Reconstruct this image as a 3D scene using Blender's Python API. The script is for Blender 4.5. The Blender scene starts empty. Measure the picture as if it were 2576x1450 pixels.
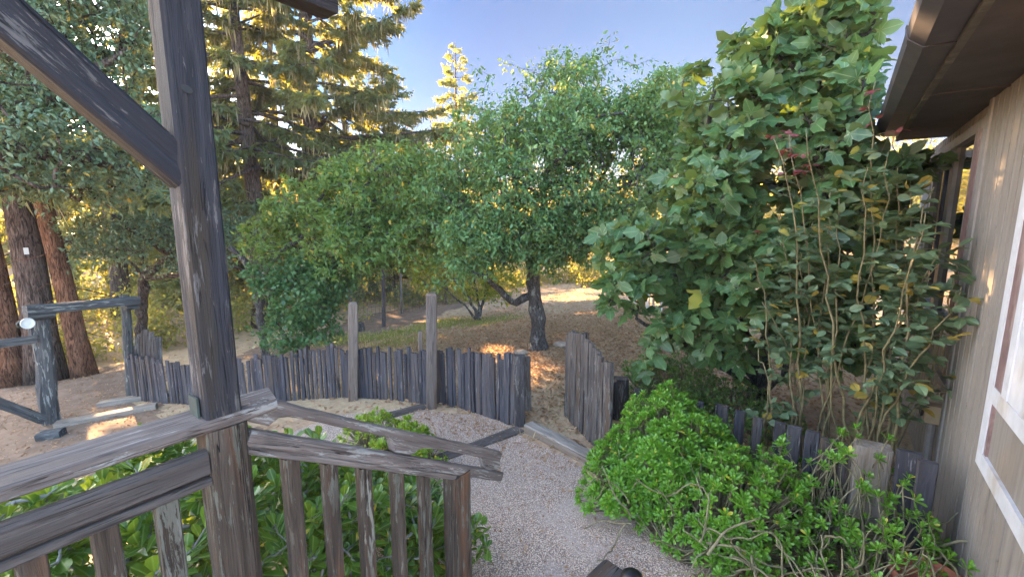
import bpy, math, random
import numpy as np
from mathutils import Vector, Matrix
R = math.radians
rng = np.random.default_rng(7)
random.seed(7)
scn = bpy.context.scene
col = scn.collection

# ------------------------------------------------------------------ camera, sky, sun, exposure
CAMZ, PITCH, YAW, FPX = 2.5, math.atan(276/1754), R(36.4), 1129.0
cam = bpy.data.objects.new('camera', bpy.data.cameras.new('camera'))
col.objects.link(cam)
cam.location = (0, 0, CAMZ)
cam.rotation_euler = (math.pi/2 - PITCH, 0, YAW)
cam.data.sensor_width = 36
cam.data.lens = 36*FPX/2575
cam.data.clip_start, cam.data.clip_end = 0.05, 500
scn.camera = cam

SUN_AZ, SUN_EL = R(-80), R(16)          # azimuth measured from +Y towards +X
wd = bpy.data.worlds.new('World'); scn.world = wd; wd.use_nodes = True
nt = wd.node_tree
sky = nt.nodes.new('ShaderNodeTexSky'); sky.sky_type = 'NISHITA'
sky.sun_disc = False; sky.sun_elevation = SUN_EL; sky.sun_rotation = SUN_AZ
sky.air_density = 0.9; sky.dust_density = 3.5; sky.ozone_density = 0.6; sky.altitude = 300
bg = nt.nodes['Background']; bg.inputs['Strength'].default_value = 0.15
# sky ahead dimmed by direction masks, left bright elsewhere to light the scene
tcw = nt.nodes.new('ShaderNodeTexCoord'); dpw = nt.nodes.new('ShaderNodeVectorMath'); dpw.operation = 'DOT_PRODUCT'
DIM_AZ, DIM_EL = R(-12), R(38)
dpw.inputs[1].default_value = (math.sin(DIM_AZ)*math.cos(DIM_EL), math.cos(DIM_AZ)*math.cos(DIM_EL), math.sin(DIM_EL))
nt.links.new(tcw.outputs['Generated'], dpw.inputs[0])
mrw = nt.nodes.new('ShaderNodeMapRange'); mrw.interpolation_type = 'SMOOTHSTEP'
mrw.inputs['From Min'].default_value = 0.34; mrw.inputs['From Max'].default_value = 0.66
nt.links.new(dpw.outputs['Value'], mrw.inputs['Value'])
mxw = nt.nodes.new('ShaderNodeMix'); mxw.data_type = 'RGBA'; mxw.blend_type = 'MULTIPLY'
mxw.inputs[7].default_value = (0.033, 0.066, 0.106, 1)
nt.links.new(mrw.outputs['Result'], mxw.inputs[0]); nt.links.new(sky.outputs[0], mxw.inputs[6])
dp2 = nt.nodes.new('ShaderNodeVectorMath'); dp2.operation = 'DOT_PRODUCT'  # second direction mask dims the bright sky towards the sun
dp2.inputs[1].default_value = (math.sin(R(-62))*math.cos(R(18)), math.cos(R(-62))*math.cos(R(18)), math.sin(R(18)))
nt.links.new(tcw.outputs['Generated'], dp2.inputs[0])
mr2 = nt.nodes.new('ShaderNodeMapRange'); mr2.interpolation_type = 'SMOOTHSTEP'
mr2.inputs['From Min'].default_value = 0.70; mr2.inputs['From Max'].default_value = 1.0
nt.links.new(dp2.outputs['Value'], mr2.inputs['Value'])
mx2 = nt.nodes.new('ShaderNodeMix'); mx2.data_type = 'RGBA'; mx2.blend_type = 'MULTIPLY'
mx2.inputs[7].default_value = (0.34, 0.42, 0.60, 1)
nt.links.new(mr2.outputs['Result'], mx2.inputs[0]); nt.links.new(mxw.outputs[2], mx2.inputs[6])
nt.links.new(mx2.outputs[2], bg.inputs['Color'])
sl = bpy.data.lights.new('sun', 'SUN'); sl.energy = 5.0; sl.angle = R(0.6); sl.color = (1.0, 0.64, 0.30)
so = bpy.data.objects.new('sun', sl); col.objects.link(so)
sd = Vector((math.sin(SUN_AZ)*math.cos(SUN_EL), math.cos(SUN_AZ)*math.cos(SUN_EL), math.sin(SUN_EL)))
so.rotation_euler = (-sd).to_track_quat('-Z', 'Y').to_euler()
so.location = (-10, 0, 20)
scn.view_settings.view_transform = 'Standard'; scn.view_settings.look = 'None'
scn.view_settings.exposure = 3.95; scn.view_settings.gamma = 1; scn.view_settings.use_curve_mapping = False
scn.render.engine = 'CYCLES'
scn.cycles.max_bounces = 8; scn.cycles.diffuse_bounces = 5; scn.cycles.glossy_bounces = 3
scn.cycles.volume_bounces = 1; scn.cycles.transmission_bounces = 4; scn.cycles.transparent_max_bounces = 6

# ------------------------------------------------------------------ helpers: measuring
def ray(x, y):
    u = (x-1287.5)/FPX; v = -(y-725)/FPX
    up = v*math.cos(PITCH)-math.sin(PITCH); fw = math.cos(PITCH)+v*math.sin(PITCH)
    return np.array([u*math.cos(YAW)-fw*math.sin(YAW), fw*math.cos(YAW)+u*math.sin(YAW), up])
def hgt(x, y):
    """ground level: level garden, falling away to the left, a hillside far beyond"""
    x = np.asarray(x, float); y = np.asarray(y, float)
    d = -x-3.4
    s = np.log1p(np.exp(np.clip(d*2.5, -30, 30)))/2.5
    z = -0.1*np.minimum(s, 16.0)
    far = np.maximum(np.hypot(x, y)-27, 0)
    z = z+0.12*far
    b = 0.5-0.5*np.cos(np.clip((np.hypot(x, y)-5)/8, 0, 1)*np.pi)
    z = z+b*(0.10*np.sin(x*.55+1.3)*np.sin(y*.47+.4)+0.05*np.sin(x*1.7)*np.sin(y*1.3+2))
    return z
def gr(px, py):
    """where the line of sight meets the ground"""
    r = ray(px, py); t = 1.0
    lo, hi = 1.0, 60.0
    for _ in range(50):
        m = (lo+hi)/2
        p = r*m
        if CAMZ+p[2] > float(hgt(p[0], p[1])): lo = m
        else: hi = m
    p = r*lo
    return np.array([p[0], p[1], float(hgt(p[0], p[1]))])
def ad(px, py, d):
    r = ray(px, py); t = d/math.hypot(r[0], r[1])
    return np.array([r[0]*t, r[1]*t, CAMZ+r[2]*t])
def az(px, d):
    """ground point under the bearing of px at distance d"""
    p = ad(px, 725, d); return np.array([p[0], p[1], float(hgt(p[0], p[1]))])
def unit(v):
    v = np.asarray(v, float); return v/np.maximum(np.linalg.norm(v, axis=-1, keepdims=True), 1e-9)

# ------------------------------------------------------------------ helpers: objects
def link(o, parent=None, loc=None):
    col.objects.link(o)
    if parent is not None:
        o.parent = parent
        if loc is not None: o.location = Vector(loc)-parent.location
    elif loc is not None: o.location = loc
    return o
def thing(name, label, cat, loc=(0, 0, 0), group=None):
    o = bpy.data.objects.new(name, None); o.empty_display_size = .2
    link(o, None, tuple(float(c) for c in loc)); return tag(o, label, cat, group)
def tag(o, label, cat, group=None, kind=None):
    if label: o['label'] = label
    if cat: o['category'] = cat
    if group: o['group'] = group
    if kind: o['kind'] = kind
    return o
class Acc:
    """collects shapes for ONE mesh object"""
    def __init__(s): s.v = []; s.f = []; s.a = []; s.n = 0
    def add(s, v, faces, lp=None):
        v = np.asarray(v, float).reshape(-1, 3)
        for f in faces:
            f = np.asarray(f, int)
            if len(f): s.f.append(f+s.n)
        s.v.append(v); s.a.append(np.zeros_like(v) if lp is None else lp); s.n += len(v)
    def inst(s, T, M, P):
        V, F = T; k = len(V); n = len(P)
        if n == 0: return
        v = np.einsum('nij,vj->nvi', M, V)+P[:, None, :]
        fs = [(f[None]+(np.arange(n)*k)[:, None, None]).reshape(-1, f.shape[1]) for f in F]
        s.add(v.reshape(-1, 3), fs, np.tile(V, (n, 1)))
    def tube(s, path, rad, sides=6, cap=True):
        path = np.asarray(path, float); n = len(path)
        rad = np.full(n, rad, float) if np.isscalar(rad) else np.asarray(rad, float)
        t = unit(np.gradient(path, axis=0))
        ref = np.array([0.0, 0, 1]) if abs(t[:, 2]).mean() < .8 else np.array([1.0, 0.13, 0])
        u = unit(np.cross(t, ref)); w = np.cross(t, u)
        a = np.arange(sides)*2*np.pi/sides
        ring = np.cos(a)[None, :, None]*u[:, None]+np.sin(a)[None, :, None]*w[:, None]
        v = path[:, None]+ring*rad[:, None, None]
        i = np.arange(n-1)[:, None]*sides; j = np.arange(sides)[None]; j2 = (j+1) % sides
        q = np.stack([i+j, i+j2, i+sides+j2, i+sides+j], -1).reshape(-1, 4)
        fs = [q]
        if cap: fs.append(np.array([np.arange(sides)[::-1], (n-1)*sides+np.arange(sides)]))
        s.add(v.reshape(-1, 3), fs)
    def build(s, name, mat, parent=None, loc=None, smooth=False, lp=False):
        """loc = object origin (world); vertices were given in world space"""
        me = bpy.data.meshes.new(name)
        o0 = np.array(loc if loc is not None else (parent.location if parent is not None else (0, 0, 0)), float)
        v = (np.concatenate(s.v)-o0).astype(np.float32)
        me.vertices.add(len(v)); me.vertices.foreach_set('co', v.ravel())
        fl = [f.ravel() for f in s.f]; tot = np.concatenate([np.full(len(f), f.shape[1]) for f in s.f])
        lv = np.concatenate(fl).astype(np.int32)
        me.loops.add(len(lv)); me.loops.foreach_set('vertex_index', lv)
        st = np.concatenate([[0], np.cumsum(tot)[:-1]]).astype(np.int32)
        me.polygons.add(len(tot)); me.polygons.foreach_set('loop_start', st)
        me.polygons.foreach_set('use_smooth', np.full(len(tot), smooth))
        if lp:
            at = me.attributes.new('leafpos', 'FLOAT_VECTOR', 'POINT')
            at.data.foreach_set('vector', np.concatenate(s.a).astype(np.float32).ravel())
        me.update(calc_edges=True)
        me.materials.append(mat)
        o = bpy.data.objects.new(name, me)
        return link(o, parent, tuple(float(c) for c in o0))
def frames(d, n, s, roll=None):
    """leaf frames: x along d, z as near n as possible, uniform or (N,3) scale"""
    d = unit(d); y = unit(np.cross(n, d)); z = np.cross(d, y)
    M = np.stack([d, y, z], -1)
    s = np.asarray(s, float)
    if s.ndim == 1: s = np.repeat(s[:, None], 3, 1)
    return M*s[:, None, :]
def rdir(n): return unit(rng.normal(size=(n, 3)))
def wob(p, k=1.0, seed=0.0):
    p = np.asarray(p)*k
    return (np.sin(p[..., 0]*1.9+seed+1.1*np.sin(p[..., 1]*1.3+seed))+np.sin(p[..., 1]*2.3+2*seed+1.3*np.sin(p[..., 2]*1.7))
            + np.sin(p[..., 2]*2.1+3*seed+1.2*np.sin(p[..., 0]*1.5)))/3
def beam(name, A, B, w, t, mat, parent=None, up=(0, 0, 1), bev=.006, rough=.002, seg=.07, taper=1.0, lump=0.0, endcut=0.0, origin_parent=True):
    """a sawn or split board from A to B; local x runs along the grain, w across, t along up"""
    A = Vector([float(c) for c in A]); B = Vector([float(c) for c in B]); L = (B-A).length
    x = (B-A).normalized(); z = Vector(up); z = (z-x*z.dot(x)).normalized(); y = z.cross(x)
    n = int(min(max(L/seg, 2), 70)); hw, ht = w/2, t/2
    cs = []
    m = 4 if max(w, t) > .07 else 2
    for (ax, ay, bx, by) in ((-hw+bev, -ht, hw-bev, -ht), (hw, -ht+bev, hw, ht-bev), (hw-bev, ht, -hw+bev, ht), (-hw, ht-bev, -hw, -ht+bev)):
        for k in range(m+1):
            f = k/m; cs.append((ax+(bx-ax)*f, ay+(by-ay)*f))
    cs = np.array(cs); k = len(cs)
    ridge = rng.normal(0, rough, k)
    xs = np.linspace(0, L, n+1)
    V = np.zeros((n+1, k, 3))
    r = unit(cs)
    ph = rng.uniform(0, 9, 4)
    for i, xx in enumerate(xs):
        f = 1+(taper-1)*xx/max(L, 1e-6)
        dd = ridge*(.6+.6*np.sin(xx*5+ph[0]+np.arange(k)*.9))+rng.normal(0, rough*.35, k)+lump*np.sin(xx*7+ph[1]+np.arange(k)*1.7)
        c2 = cs*f+r*dd[:, None]
        V[i, :, 0] = xx+(endcut*c2[:, 0]/hw if i == n else 0)
        V[i, :, 1] = c2[:, 0]+lump*1.5*math.sin(xx*3+ph[2]); V[i, :, 2] = c2[:, 1]+lump*1.5*math.sin(xx*2.6+ph[3])
    a = Acc()
    i = np.arange(n)[:, None]*k; j = np.arange(k)[None]; j2 = (j+1) % k
    a.add(V.reshape(-1, 3), [np.stack([i+j, i+j2, i+k+j2, i+k+j], -1).reshape(-1, 4), np.array([np.arange(k)[::-1], n*k+np.arange(k)])])
    o = a.build(name, mat, None, (0, 0, 0), smooth=False)
    if parent is not None: o.parent = parent; o.location = A-parent.location
    else: o.location = A
    o.rotation_euler = Matrix((x, y, z)).transposed().to_euler()
    return o
def boxmesh(a, p0, p1):
    (x0, y0, z0), (x1, y1, z1) = p0, p1
    v = [(x0, y0, z0), (x1, y0, z0), (x1, y1, z0), (x0, y1, z0), (x0, y0, z1), (x1, y0, z1), (x1, y1, z1), (x0, y1, z1)]
    a.add(v, [np.array([(0, 3, 2, 1), (4, 5, 6, 7), (0, 1, 5, 4), (1, 2, 6, 5), (2, 3, 7, 6), (3, 0, 4, 7)])])
def box(name, p0, p1, mat, parent=None, bev=0.0):
    a = Acc(); boxmesh(a, p0, p1)
    o = a.build(name, mat, parent, tuple((np.array(p0)+np.array(p1))/2))
    if bev:
        m = o.modifiers.new('bevel', 'BEVEL'); m.width = bev; m.segments = 2
    return o
def lathe(name, prof, loc, mat, parent=None, sides=20, axis=None):
    a = Acc(); k = sides; an = np.arange(k)*2*np.pi/k
    prof = np.array(prof, float); n = len(prof)
    v = np.stack([prof[:, 0][:, None]*np.cos(an), prof[:, 0][:, None]*np.sin(an), np.repeat(prof[:, 1][:, None], k, 1)], -1)
    if axis is not None:
        q = Vector((0, 0, 1)).rotation_difference(Vector(axis)).to_matrix(); v = v@np.array(q).T
    v = v+np.array(loc)
    i = np.arange(n-1)[:, None]*k; j = np.arange(k)[None]; j2 = (j+1) % k
    a.add(v.reshape(-1, 3), [np.stack([i+j, i+j2, i+k+j2, i+k+j], -1).reshape(-1, 4)])
    return a.build(name, mat, parent, loc, smooth=True)

# ------------------------------------------------------------------ helpers: materials
class NT:
    def __init__(s, name):
        s.m = bpy.data.materials.new(name); s.m.use_nodes = True; s.t = s.m.node_tree
        s.b = s.t.nodes['Principled BSDF']; s.out = s.t.nodes['Material Output']
    def n(s, ty, **kw):
        nd = s.t.nodes.new('ShaderNode'+ty)
        for k, v in kw.items():
            if k.startswith('i_'): s.set(nd, k[2:].replace('_', ' '), v)
            else: setattr(nd, k, v)
        return nd
    def set(s, nd, k, v):
        sk = nd.inputs[int(k)] if str(k).isdigit() else nd.inputs[k]
        if isinstance(v, bpy.types.NodeSocket): s.t.links.new(v, sk)
        else: sk.default_value = v
    def coords(s, scale=(1, 1, 1), rnd=True, src='Object'):
        tc = s.n('TexCoord'); o = tc.outputs[src]
        if rnd:
            oi = s.n('ObjectInfo'); mm = s.n('VectorMath', operation='MULTIPLY_ADD')
            s.set(mm, 0, oi.outputs['Random']); mm.inputs[1].default_value = (37, 53, 71); s.set(mm, 2, o); o = mm.outputs[0]
        mp = s.n('VectorMath', operation='MULTIPLY'); s.set(mp, 0, o); mp.inputs[1].default_value = scale
        return mp.outputs[0]
    def noise(s, vec, scale=1.0, det=4.0, rough=.55, dist=0.0):
        nd = s.n('TexNoise'); s.set(nd, 'Vector', vec); nd.inputs['Scale'].default_value = scale
        nd.inputs['Detail'].default_value = det; nd.inputs['Roughness'].default_value = rough; nd.inputs['Distortion'].default_value = dist
        return nd.outputs['Fac']
    def ramp(s, f, stops):
        nd = s.n('ValToRGB'); s.set(nd, 'Fac', f); e = nd.color_ramp.elements
        while len(e) < len(stops): e.new(.5)
        for el, (p, c) in zip(e, stops): el.position = p; el.color = (*c, 1) if len(c) == 3 else c
        return nd.outputs['Color']
    def mix(s, f, a, b, mode='MIX'):
        nd = s.n('Mix', data_type='RGBA', blend_type=mode)
        for k, v in ((0, f), (6, a), (7, b)):
            if isinstance(v, bpy.types.NodeSocket): s.t.links.new(v, nd.inputs[k])
            else: nd.inputs[k].default_value = v if k == 0 else (*v[:3], 1)
        return nd.outputs[2]
    def step(s, f, a, b):
        nd = s.n('MapRange', interpolation_type='SMOOTHSTEP'); s.set(nd, 'Value', f)
        nd.inputs['From Min'].default_value = a; nd.inputs['From Max'].default_value = b
        return nd.outputs['Result']
    def bump(s, h, strength=.4, dist=.01):
        nd = s.n('Bump'); s.set(nd, 'Height', h); nd.inputs['Strength'].default_value = strength; nd.inputs['Distance'].default_value = dist
        s.t.links.new(nd.outputs[0], s.b.inputs['Normal'])
    def base(s, c, rough=.7, spec=.3):
        s.set(s.b, 'Base Color', c if isinstance(c, bpy.types.NodeSocket) else (*c, 1))
        s.b.inputs['Roughness'].default_value = rough; s.b.inputs['Specular IOR Level'].default_value = spec
        return s.m
def wood(name, dark, mid, light, patch=None, pamt=.55, stain=None, rough=.8, scale=1.0, moss=None, var=.35, flake=None):
    m = NT(name)
    g = m.noise(m.coords((2.2*scale, 38*scale, 38*scale)), 1, 8, .65, .6)
    c = m.ramp(g, [(.28, dark), (.5, mid), (.72, light)])
    fine = m.noise(m.coords((6*scale, 190*scale, 190*scale)), 1, 3, .6)
    c = m.mix(m.step(fine, .52, .72), c, tuple(x*.55 for x in dark))
    b1 = m.noise(m.coords((1.1, 4, 4)), 1, 4, .6)
    c = m.mix(m.step(b1, .35, .75), c, tuple(x*.75 for x in mid), 'MIX')
    if stain:
        s2 = m.noise(m.coords((.9, 9, 9)), 1, 4, .6)
        c = m.mix(m.step(s2, .5, .68), c, stain)
    if patch:
        p = m.noise(m.coords((5, 30, 30)), 1, 5, .6, .4)
        q = m.noise(m.coords((1.3, 2.5, 2.5)), 1, 2)
        ml = m.n('Math', operation='MULTIPLY'); m.set(ml, 0, m.step(p, pamt, pamt+.05)); m.set(ml, 1, m.step(q, .42, .6))
        c = m.mix(ml.outputs[0], c, patch)
    if moss:
        p = m.noise(m.coords((9, 16, 16)), 1, 5, .7)
        c = m.mix(m.step(p, .6, .72), c, moss)
    cr = m.noise(m.coords((.8, 34, 34)), 1, 2, .5, .8)
    ab = m.n('Math', operation='SUBTRACT'); m.set(ab, 0, cr); ab.inputs[1].default_value = .5
    ab2 = m.n('Math', operation='ABSOLUTE'); m.set(ab2, 0, ab.outputs[0])
    wh = m.noise(m.coords((2.2, 5, 5)), 1, 2)
    ck = m.n('Math', operation='MULTIPLY'); m.set(ck, 0, m.step(ab2.outputs[0], .012, .003)); m.set(ck, 1, m.step(wh, .48, .6))
    c = m.mix(ck.outputs[0], c, tuple(x*.22 for x in dark))
    oi = m.n('ObjectInfo'); rv = m.ramp(oi.outputs['Random'], [(0, (.62, .62, .66)), (.35, (1.0, .98, .96)), (.7, (1.25, 1.18, 1.10)), (1, (.95, .82, .68))])
    c = m.mix(var, c, m.mix(1.0, c, rv, 'MULTIPLY'))
    if flake:                                                   # silvery flaking fibres and lichen over the darker wood
        p1 = m.noise(m.coords((7, 62, 62)), 1, 7, .72, .5); q1 = m.noise(m.coords((2.0, 7, 7)), 1, 3, .6)
        s1 = m.n('Math', operation='MULTIPLY_ADD'); m.set(s1, 0, q1); s1.inputs[1].default_value = .75; m.set(s1, 2, p1)
        c = m.mix(m.step(s1.outputs[0], flake[0], flake[0]+.05), c, m.mix(m.noise(m.coords((20, 90, 90)), 1, 3), tuple(x*.6 for x in flake[1]), flake[1]))
    hh = m.n('Math', operation='SUBTRACT'); m.set(hh, 0, g); m.set(hh, 1, ck.outputs[0])
    m.bump(hh.outputs[0], 1.0, .009)
    return m.base(c, rough, .25)
def bark(name, c0, c1, c2, sc=1.0, lich=None):
    m = NT(name)
    v = m.coords((9*sc, 9*sc, 2.2*sc))
    g = m.noise(v, 1, 6, .65, 1.2)
    r1 = m.noise(m.coords((16*sc, 16*sc, 2.6*sc)), 1, 7, .7, 2.2)
    e = m.step(r1, .38, .56)
    c = m.ramp(g, [(.3, c0), (.5, c1), (.7, c2)])
    c = m.mix(e, tuple(x*.45 for x in c0), c)
    if lich:
        p = m.noise(m.coords((7, 7, 5)), 1, 5, .7); c = m.mix(m.step(p, .54, .66), c, lich)
    ml = m.n('Math', operation='MULTIPLY'); m.set(ml, 0, e); m.set(ml, 1, g)
    m.bump(ml.outputs[0], .9, .03)
    return m.base(c, .9, .15)
def leafmat(name, a, b, trans, odd=None, oddp=.96, tf=.4, rough=.42, vein=None, spec=.5, under=None):
    m = NT(name)
    geo = m.n('NewGeometry'); rd = geo.outputs['Random Per Island']
    c = m.mix(rd, a, b)
    if odd:
        sn = m.n('Math', operation='FRACT'); ms = m.n('Math', operation='MULTIPLY'); m.set(ms, 0, rd); ms.inputs[1].default_value = 17.3
        m.set(sn, 0, ms.outputs[0])
        gt = m.n('Math', operation='GREATER_THAN'); m.set(gt, 0, sn.outputs[0]); gt.inputs[1].default_value = oddp
        c = m.mix(gt.outputs[0], c, odd); tc = m.mix(gt.outputs[0], trans, tuple(min(1, x*2.2) for x in odd))
    else: tc = m.mix(0.0, trans, trans)
    if vein:
        at = m.n('Attribute'); at.attribute_name = 'leafpos'
        sx = m.n('SeparateXYZ'); m.set(sx, 0, at.outputs['Vector'])
        ab = m.n('Math', operation='ABSOLUTE'); m.set(ab, 0, sx.outputs['Y'])
        if vein[0] == 'mid':
            w = m.step(ab.outputs[0], .045, .015)
        else:                                                   # palmate: three ribs from the stalk end, side ribs
            an = m.n('Math', operation='ARCTAN2'); m.set(an, 0, ab.outputs[0])
            ax = m.n('Math', operation='ADD'); m.set(ax, 0, sx.outputs['X']); ax.inputs[1].default_value = -.12; m.set(an, 1, ax.outputs[0])
            d1 = m.n('Math', operation='PINGPONG'); m.set(d1, 0, an.outputs[0]); d1.inputs[1].default_value = .42
            ln = m.n('VectorMath', operation='LENGTH'); m.set(ln, 0, at.outputs['Vector'])
            pr = m.n('Math', operation='MULTIPLY'); m.set(pr, 0, d1.outputs[0]); m.set(pr, 1, ln.outputs['Value'])
            w = m.step(pr.outputs[0], .022, .008)
        c = m.mix(w, c, vein[1])
    if under:
        c = m.mix(geo.outputs['Backfacing'], c, under)
    m.base(c, rough, spec)
    tr = m.n('BsdfTranslucent'); m.set(tr, 'Color', tc)
    mx = m.n('MixShader'); mx.inputs[0].default_value = tf
    m.t.links.new(m.b.outputs[0], mx.inputs[1]); m.t.links.new(tr.outputs[0], mx.inputs[2])
    m.t.links.new(mx.outputs[0], m.out.inputs['Surface'])
    return m.m
def plain(name, c, rough=.6, spec=.3, var=.25, sc=14, metal=0, grime=None):
    m = NT(name)
    g = m.noise(m.coords((sc, sc, sc)), 1, 5, .6)
    cc = m.mix(m.step(g, .25, .8), tuple(x*(1-var) for x in c), tuple(min(1, x*(1+var*.5)) for x in c))
    if grime:
        p = m.noise(m.coords((3, 3, 1.2)), 1, 6, .7); cc = m.mix(m.step(p, .5, .72), cc, grime)
    m.bump(g, .15, .004); m.b.inputs['Metallic'].default_value = metal
    return m.base(cc, rough, spec)

W_post = wood('weathered_post_wood', (.015, .016, .021), (.025, .026, .034), (.044, .045, .054), (.10, .095, .095), .60, (.034, .028, .023), flake=(.985, (.12, .112, .11)))
W_new = wood('brown_weathered_wood', (.027, .02, .016), (.055, .041, .032), (.10, .083, .07), (.17, .165, .14), .57, (.10, .05, .028), flake=(.955, (.125, .122, .10)))
W_rail = wood('silver_grey_rail_wood', (.07, .055, .05), (.14, .116, .106), (.245, .212, .198), (.32, .285, .26), .62, flake=(.95, (.30, .29, .275)))
W_lower = wood('brown_grey_rail_wood', (.038, .033, .032), (.07, .062, .061), (.115, .105, .104), (.16, .15, .14), .6)
W_fence = wood('grey_split_picket_wood', (.026, .027, .035), (.066, .065, .078), (.13, .126, .14), (.19, .185, .19), .62, (.09, .07, .056), scale=.8, var=1.0)
W_gate = wood('brown_grey_gate_wood', (.04, .034, .034), (.09, .08, .077), (.17, .155, .148), None, .6, (.085, .058, .042), scale=.8, var=.8, flake=(.97, (.20, .185, .17)))
W_tan = wood('tan_post_wood', (.10, .078, .065), (.18, .145, .122), (.25, .215, .19), None, .6, (.13, .08, .055))
W_timber = wood('pale_timber', (.17, .14, .115), (.29, .25, .21), (.40, .36, .31), None, .6, (.2, .15, .11))
W_dark = wood('dark_beam_wood', (.025, .024, .028), (.05, .048, .055), (.085, .08, .09))
W_arch = wood('mossy_grey_log', (.035, .04, .043), (.075, .08, .085), (.15, .158, .16), (.22, .235, .225), .56, None, .9, .6)
B_fir = bark('fir_bark', (.05, .036, .03), (.11, .08, .066), (.18, .145, .125), 1.0)
B_red = bark('reddish_pine_bark', (.085, .042, .025), (.18, .09, .052), (.26, .15, .095), 1.1)
B_apple = bark('grey_apple_bark', (.06, .053, .052), (.125, .113, .11), (.21, .2, .195), 2.2, (.30, .31, .29))
B_fig = bark('fig_bark', (.05, .047, .046), (.10, .095, .09), (.17, .16, .15), 2.5)
B_twig = plain('twig_bark', (.10, .085, .07), .85, .2, .5)
L_apple = leafmat('apple_leaf', (0.072, 0.184, 0.062), (0.191, 0.370, 0.143), (.22, .26, .035), (.42, .30, .05), .985, .46, .4)
L_apple2 = leafmat('fresh_apple_leaf', (0.071, 0.167, 0.049), (0.189, 0.332, 0.099), (.26, .32, .035), (.42, .32, .05), .98, .5, .4)
L_fig = leafmat('fig_leaf', (.042, .105, .038), (.105, .20, .068), (.20, .28, .035), (.36, .33, .05), .985, .32, .38, ('palm', (.26, .34, .15)), .5, (.17, .24, .12))
L_oak = leafmat('oak_leaf', (0.053, 0.109, 0.062), (0.144, 0.229, 0.133), (.16, .17, .03), (.3, .2, .04), .985, .3, .36)
L_vine = leafmat('vine_leaf', (0.040, 0.110, 0.040), (0.099, 0.200, 0.070), (.14, .22, .03), None, .98, .32, .4)
L_bush = leafmat('yellow_green_leaf', (.09, .14, .02), (.17, .22, .03), (.42, .44, .04), (.5, .3, .05), .96, .5, .45)
L_rose = leafmat('rose_leaf', (0.064, 0.118, 0.065), (0.154, 0.226, 0.118), (.2, .24, .05), (.38, .27, .05), .93, .3, .45, ('mid', (.14, .19, .09)))
L_red = leafmat('red_new_leaf', (.13, .025, .03), (.23, .06, .055), (.3, .06, .04), None, .98, .35, .4)
L_suc = leafmat('bright_rosette_leaf', (.055, .165, .014), (.135, .31, .024), (.22, .40, .02), (.45, .38, .04), .985, .25, .35, ('mid', (.2, .40, .05)))
L_sucy = leafmat('sun_tinted_rosette_leaf', (.12, .22, .014), (.25, .38, .03), (.35, .46, .03), (.5, .42, .05), .96, .3, .35)  # rosette leaf yellowed and lightened so its colour carries sunlight
L_sucd = leafmat('shade_tinted_rosette_leaf', (0.065, 0.137, 0.029), (0.130, 0.221, 0.046), (.18, .28, .03), (.3, .26, .04), .98, .25, .4)  # duller copy of the rosette leaf, shade put into its colour
L_esc = leafmat('glossy_shrub_leaf', (.032, .10, .02), (.13, .245, .03), (.28, .38, .03), (.48, .36, .05), .965, .32, .3, ('mid', (.23, .34, .09)))
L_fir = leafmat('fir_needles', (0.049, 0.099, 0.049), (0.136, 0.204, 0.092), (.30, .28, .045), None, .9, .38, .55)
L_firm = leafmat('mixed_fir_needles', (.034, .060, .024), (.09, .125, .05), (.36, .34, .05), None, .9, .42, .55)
L_firy = leafmat('sun_tinted_fir_needles', (0.090, 0.134, 0.045), (0.224, 0.269, 0.078), (.36, .335, .05), None, .9, .42, .55)  # lighter, yellower copy of the fir needles: sunlight put into the colour
L_lich = leafmat('hanging_lichen', (.20, .20, .11), (.36, .33, .20), (.46, .38, .18), None, .9, .45, .8, spec=.1)
L_woods = leafmat('far_wood_leaf', (0.051, 0.085, 0.031), (0.136, 0.162, 0.051), (.48, .43, .07), (.4, .28, .05), .95, .46, .5)
L_litter = leafmat('dead_leaf', (.24, .13, .07), (.52, .335, .19), (.2, .12, .06), (.36, .27, .19), .93, .15, .8, spec=.15)
L_grass = leafmat('grass_blade', (.10, .16, .03), (.22, .25, .06), (.32, .38, .04), (.4, .33, .16), .8, .4, .5)
L_dry = leafmat('dry_straw', (.30, .225, .13), (.50, .39, .24), (.35, .26, .12), None, .9, .25, .7, spec=.15)
M_stem = plain('pale_green_stem', (.21, .185, .11), .7, .2, .5, 20)
M_cane = plain('rose_cane', (.20, .165, .085), .6, .3, .55, 16)
M_figfruit = plain('green_fig', (.08, .16, .06), .45, .4, .3)
M_iron = plain('grey_metal', (.05, .065, .06), .75, .2, .3, 30)
M_white = plain('white_paint', (.56, .56, .59), .55, .4, .12, 9, 0, (.40, .36, .32))
M_mauve = plain('mauve_paint', (.19, .12, .115), .6, .3, .25, 12, 0, (.42, .33, .30))
M_trim = plain('pale_grey_trim', (.25, .232, .22), .6, .3, .2, 12, 0, (.34, .29, .26))
M_soffit = plain('soffit_brown', (.075, .066, .068), .8, .2, .2, 5, 0, (.06, .052, .05))
M_gutter = plain('purple_brown_gutter', (.055, .05, .06), .5, .4, .25, 8, 0, (.09, .075, .07))
M_fascia = plain('fascia_paint', (.10, .095, .082), .75, .2, .3, 9, 0, (.25, .21, .16))
M_lampw = plain('white_plastic', (.5, .53, .52), .35, .5, .05)
M_terra = plain('terracotta', (.33, .12, .07), .8, .2, .3, 12)
M_black = plain('black_plastic', (.012, .012, .013), .35, .5, .2)
M_tan = plain('tan_plastic', (.42, .31, .19), .5, .4, .1)
M_wire = plain('rusty_wire', (.12, .10, .09), .6, .4, .4, 30, .5)
M_blue = plain('pale_blue_top', (.36, .50, .55), .3, .5, .35, 5)
M_stone = plain('pale_stone', (.36, .29, .23), .9, .2, .35, 12)
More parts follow.
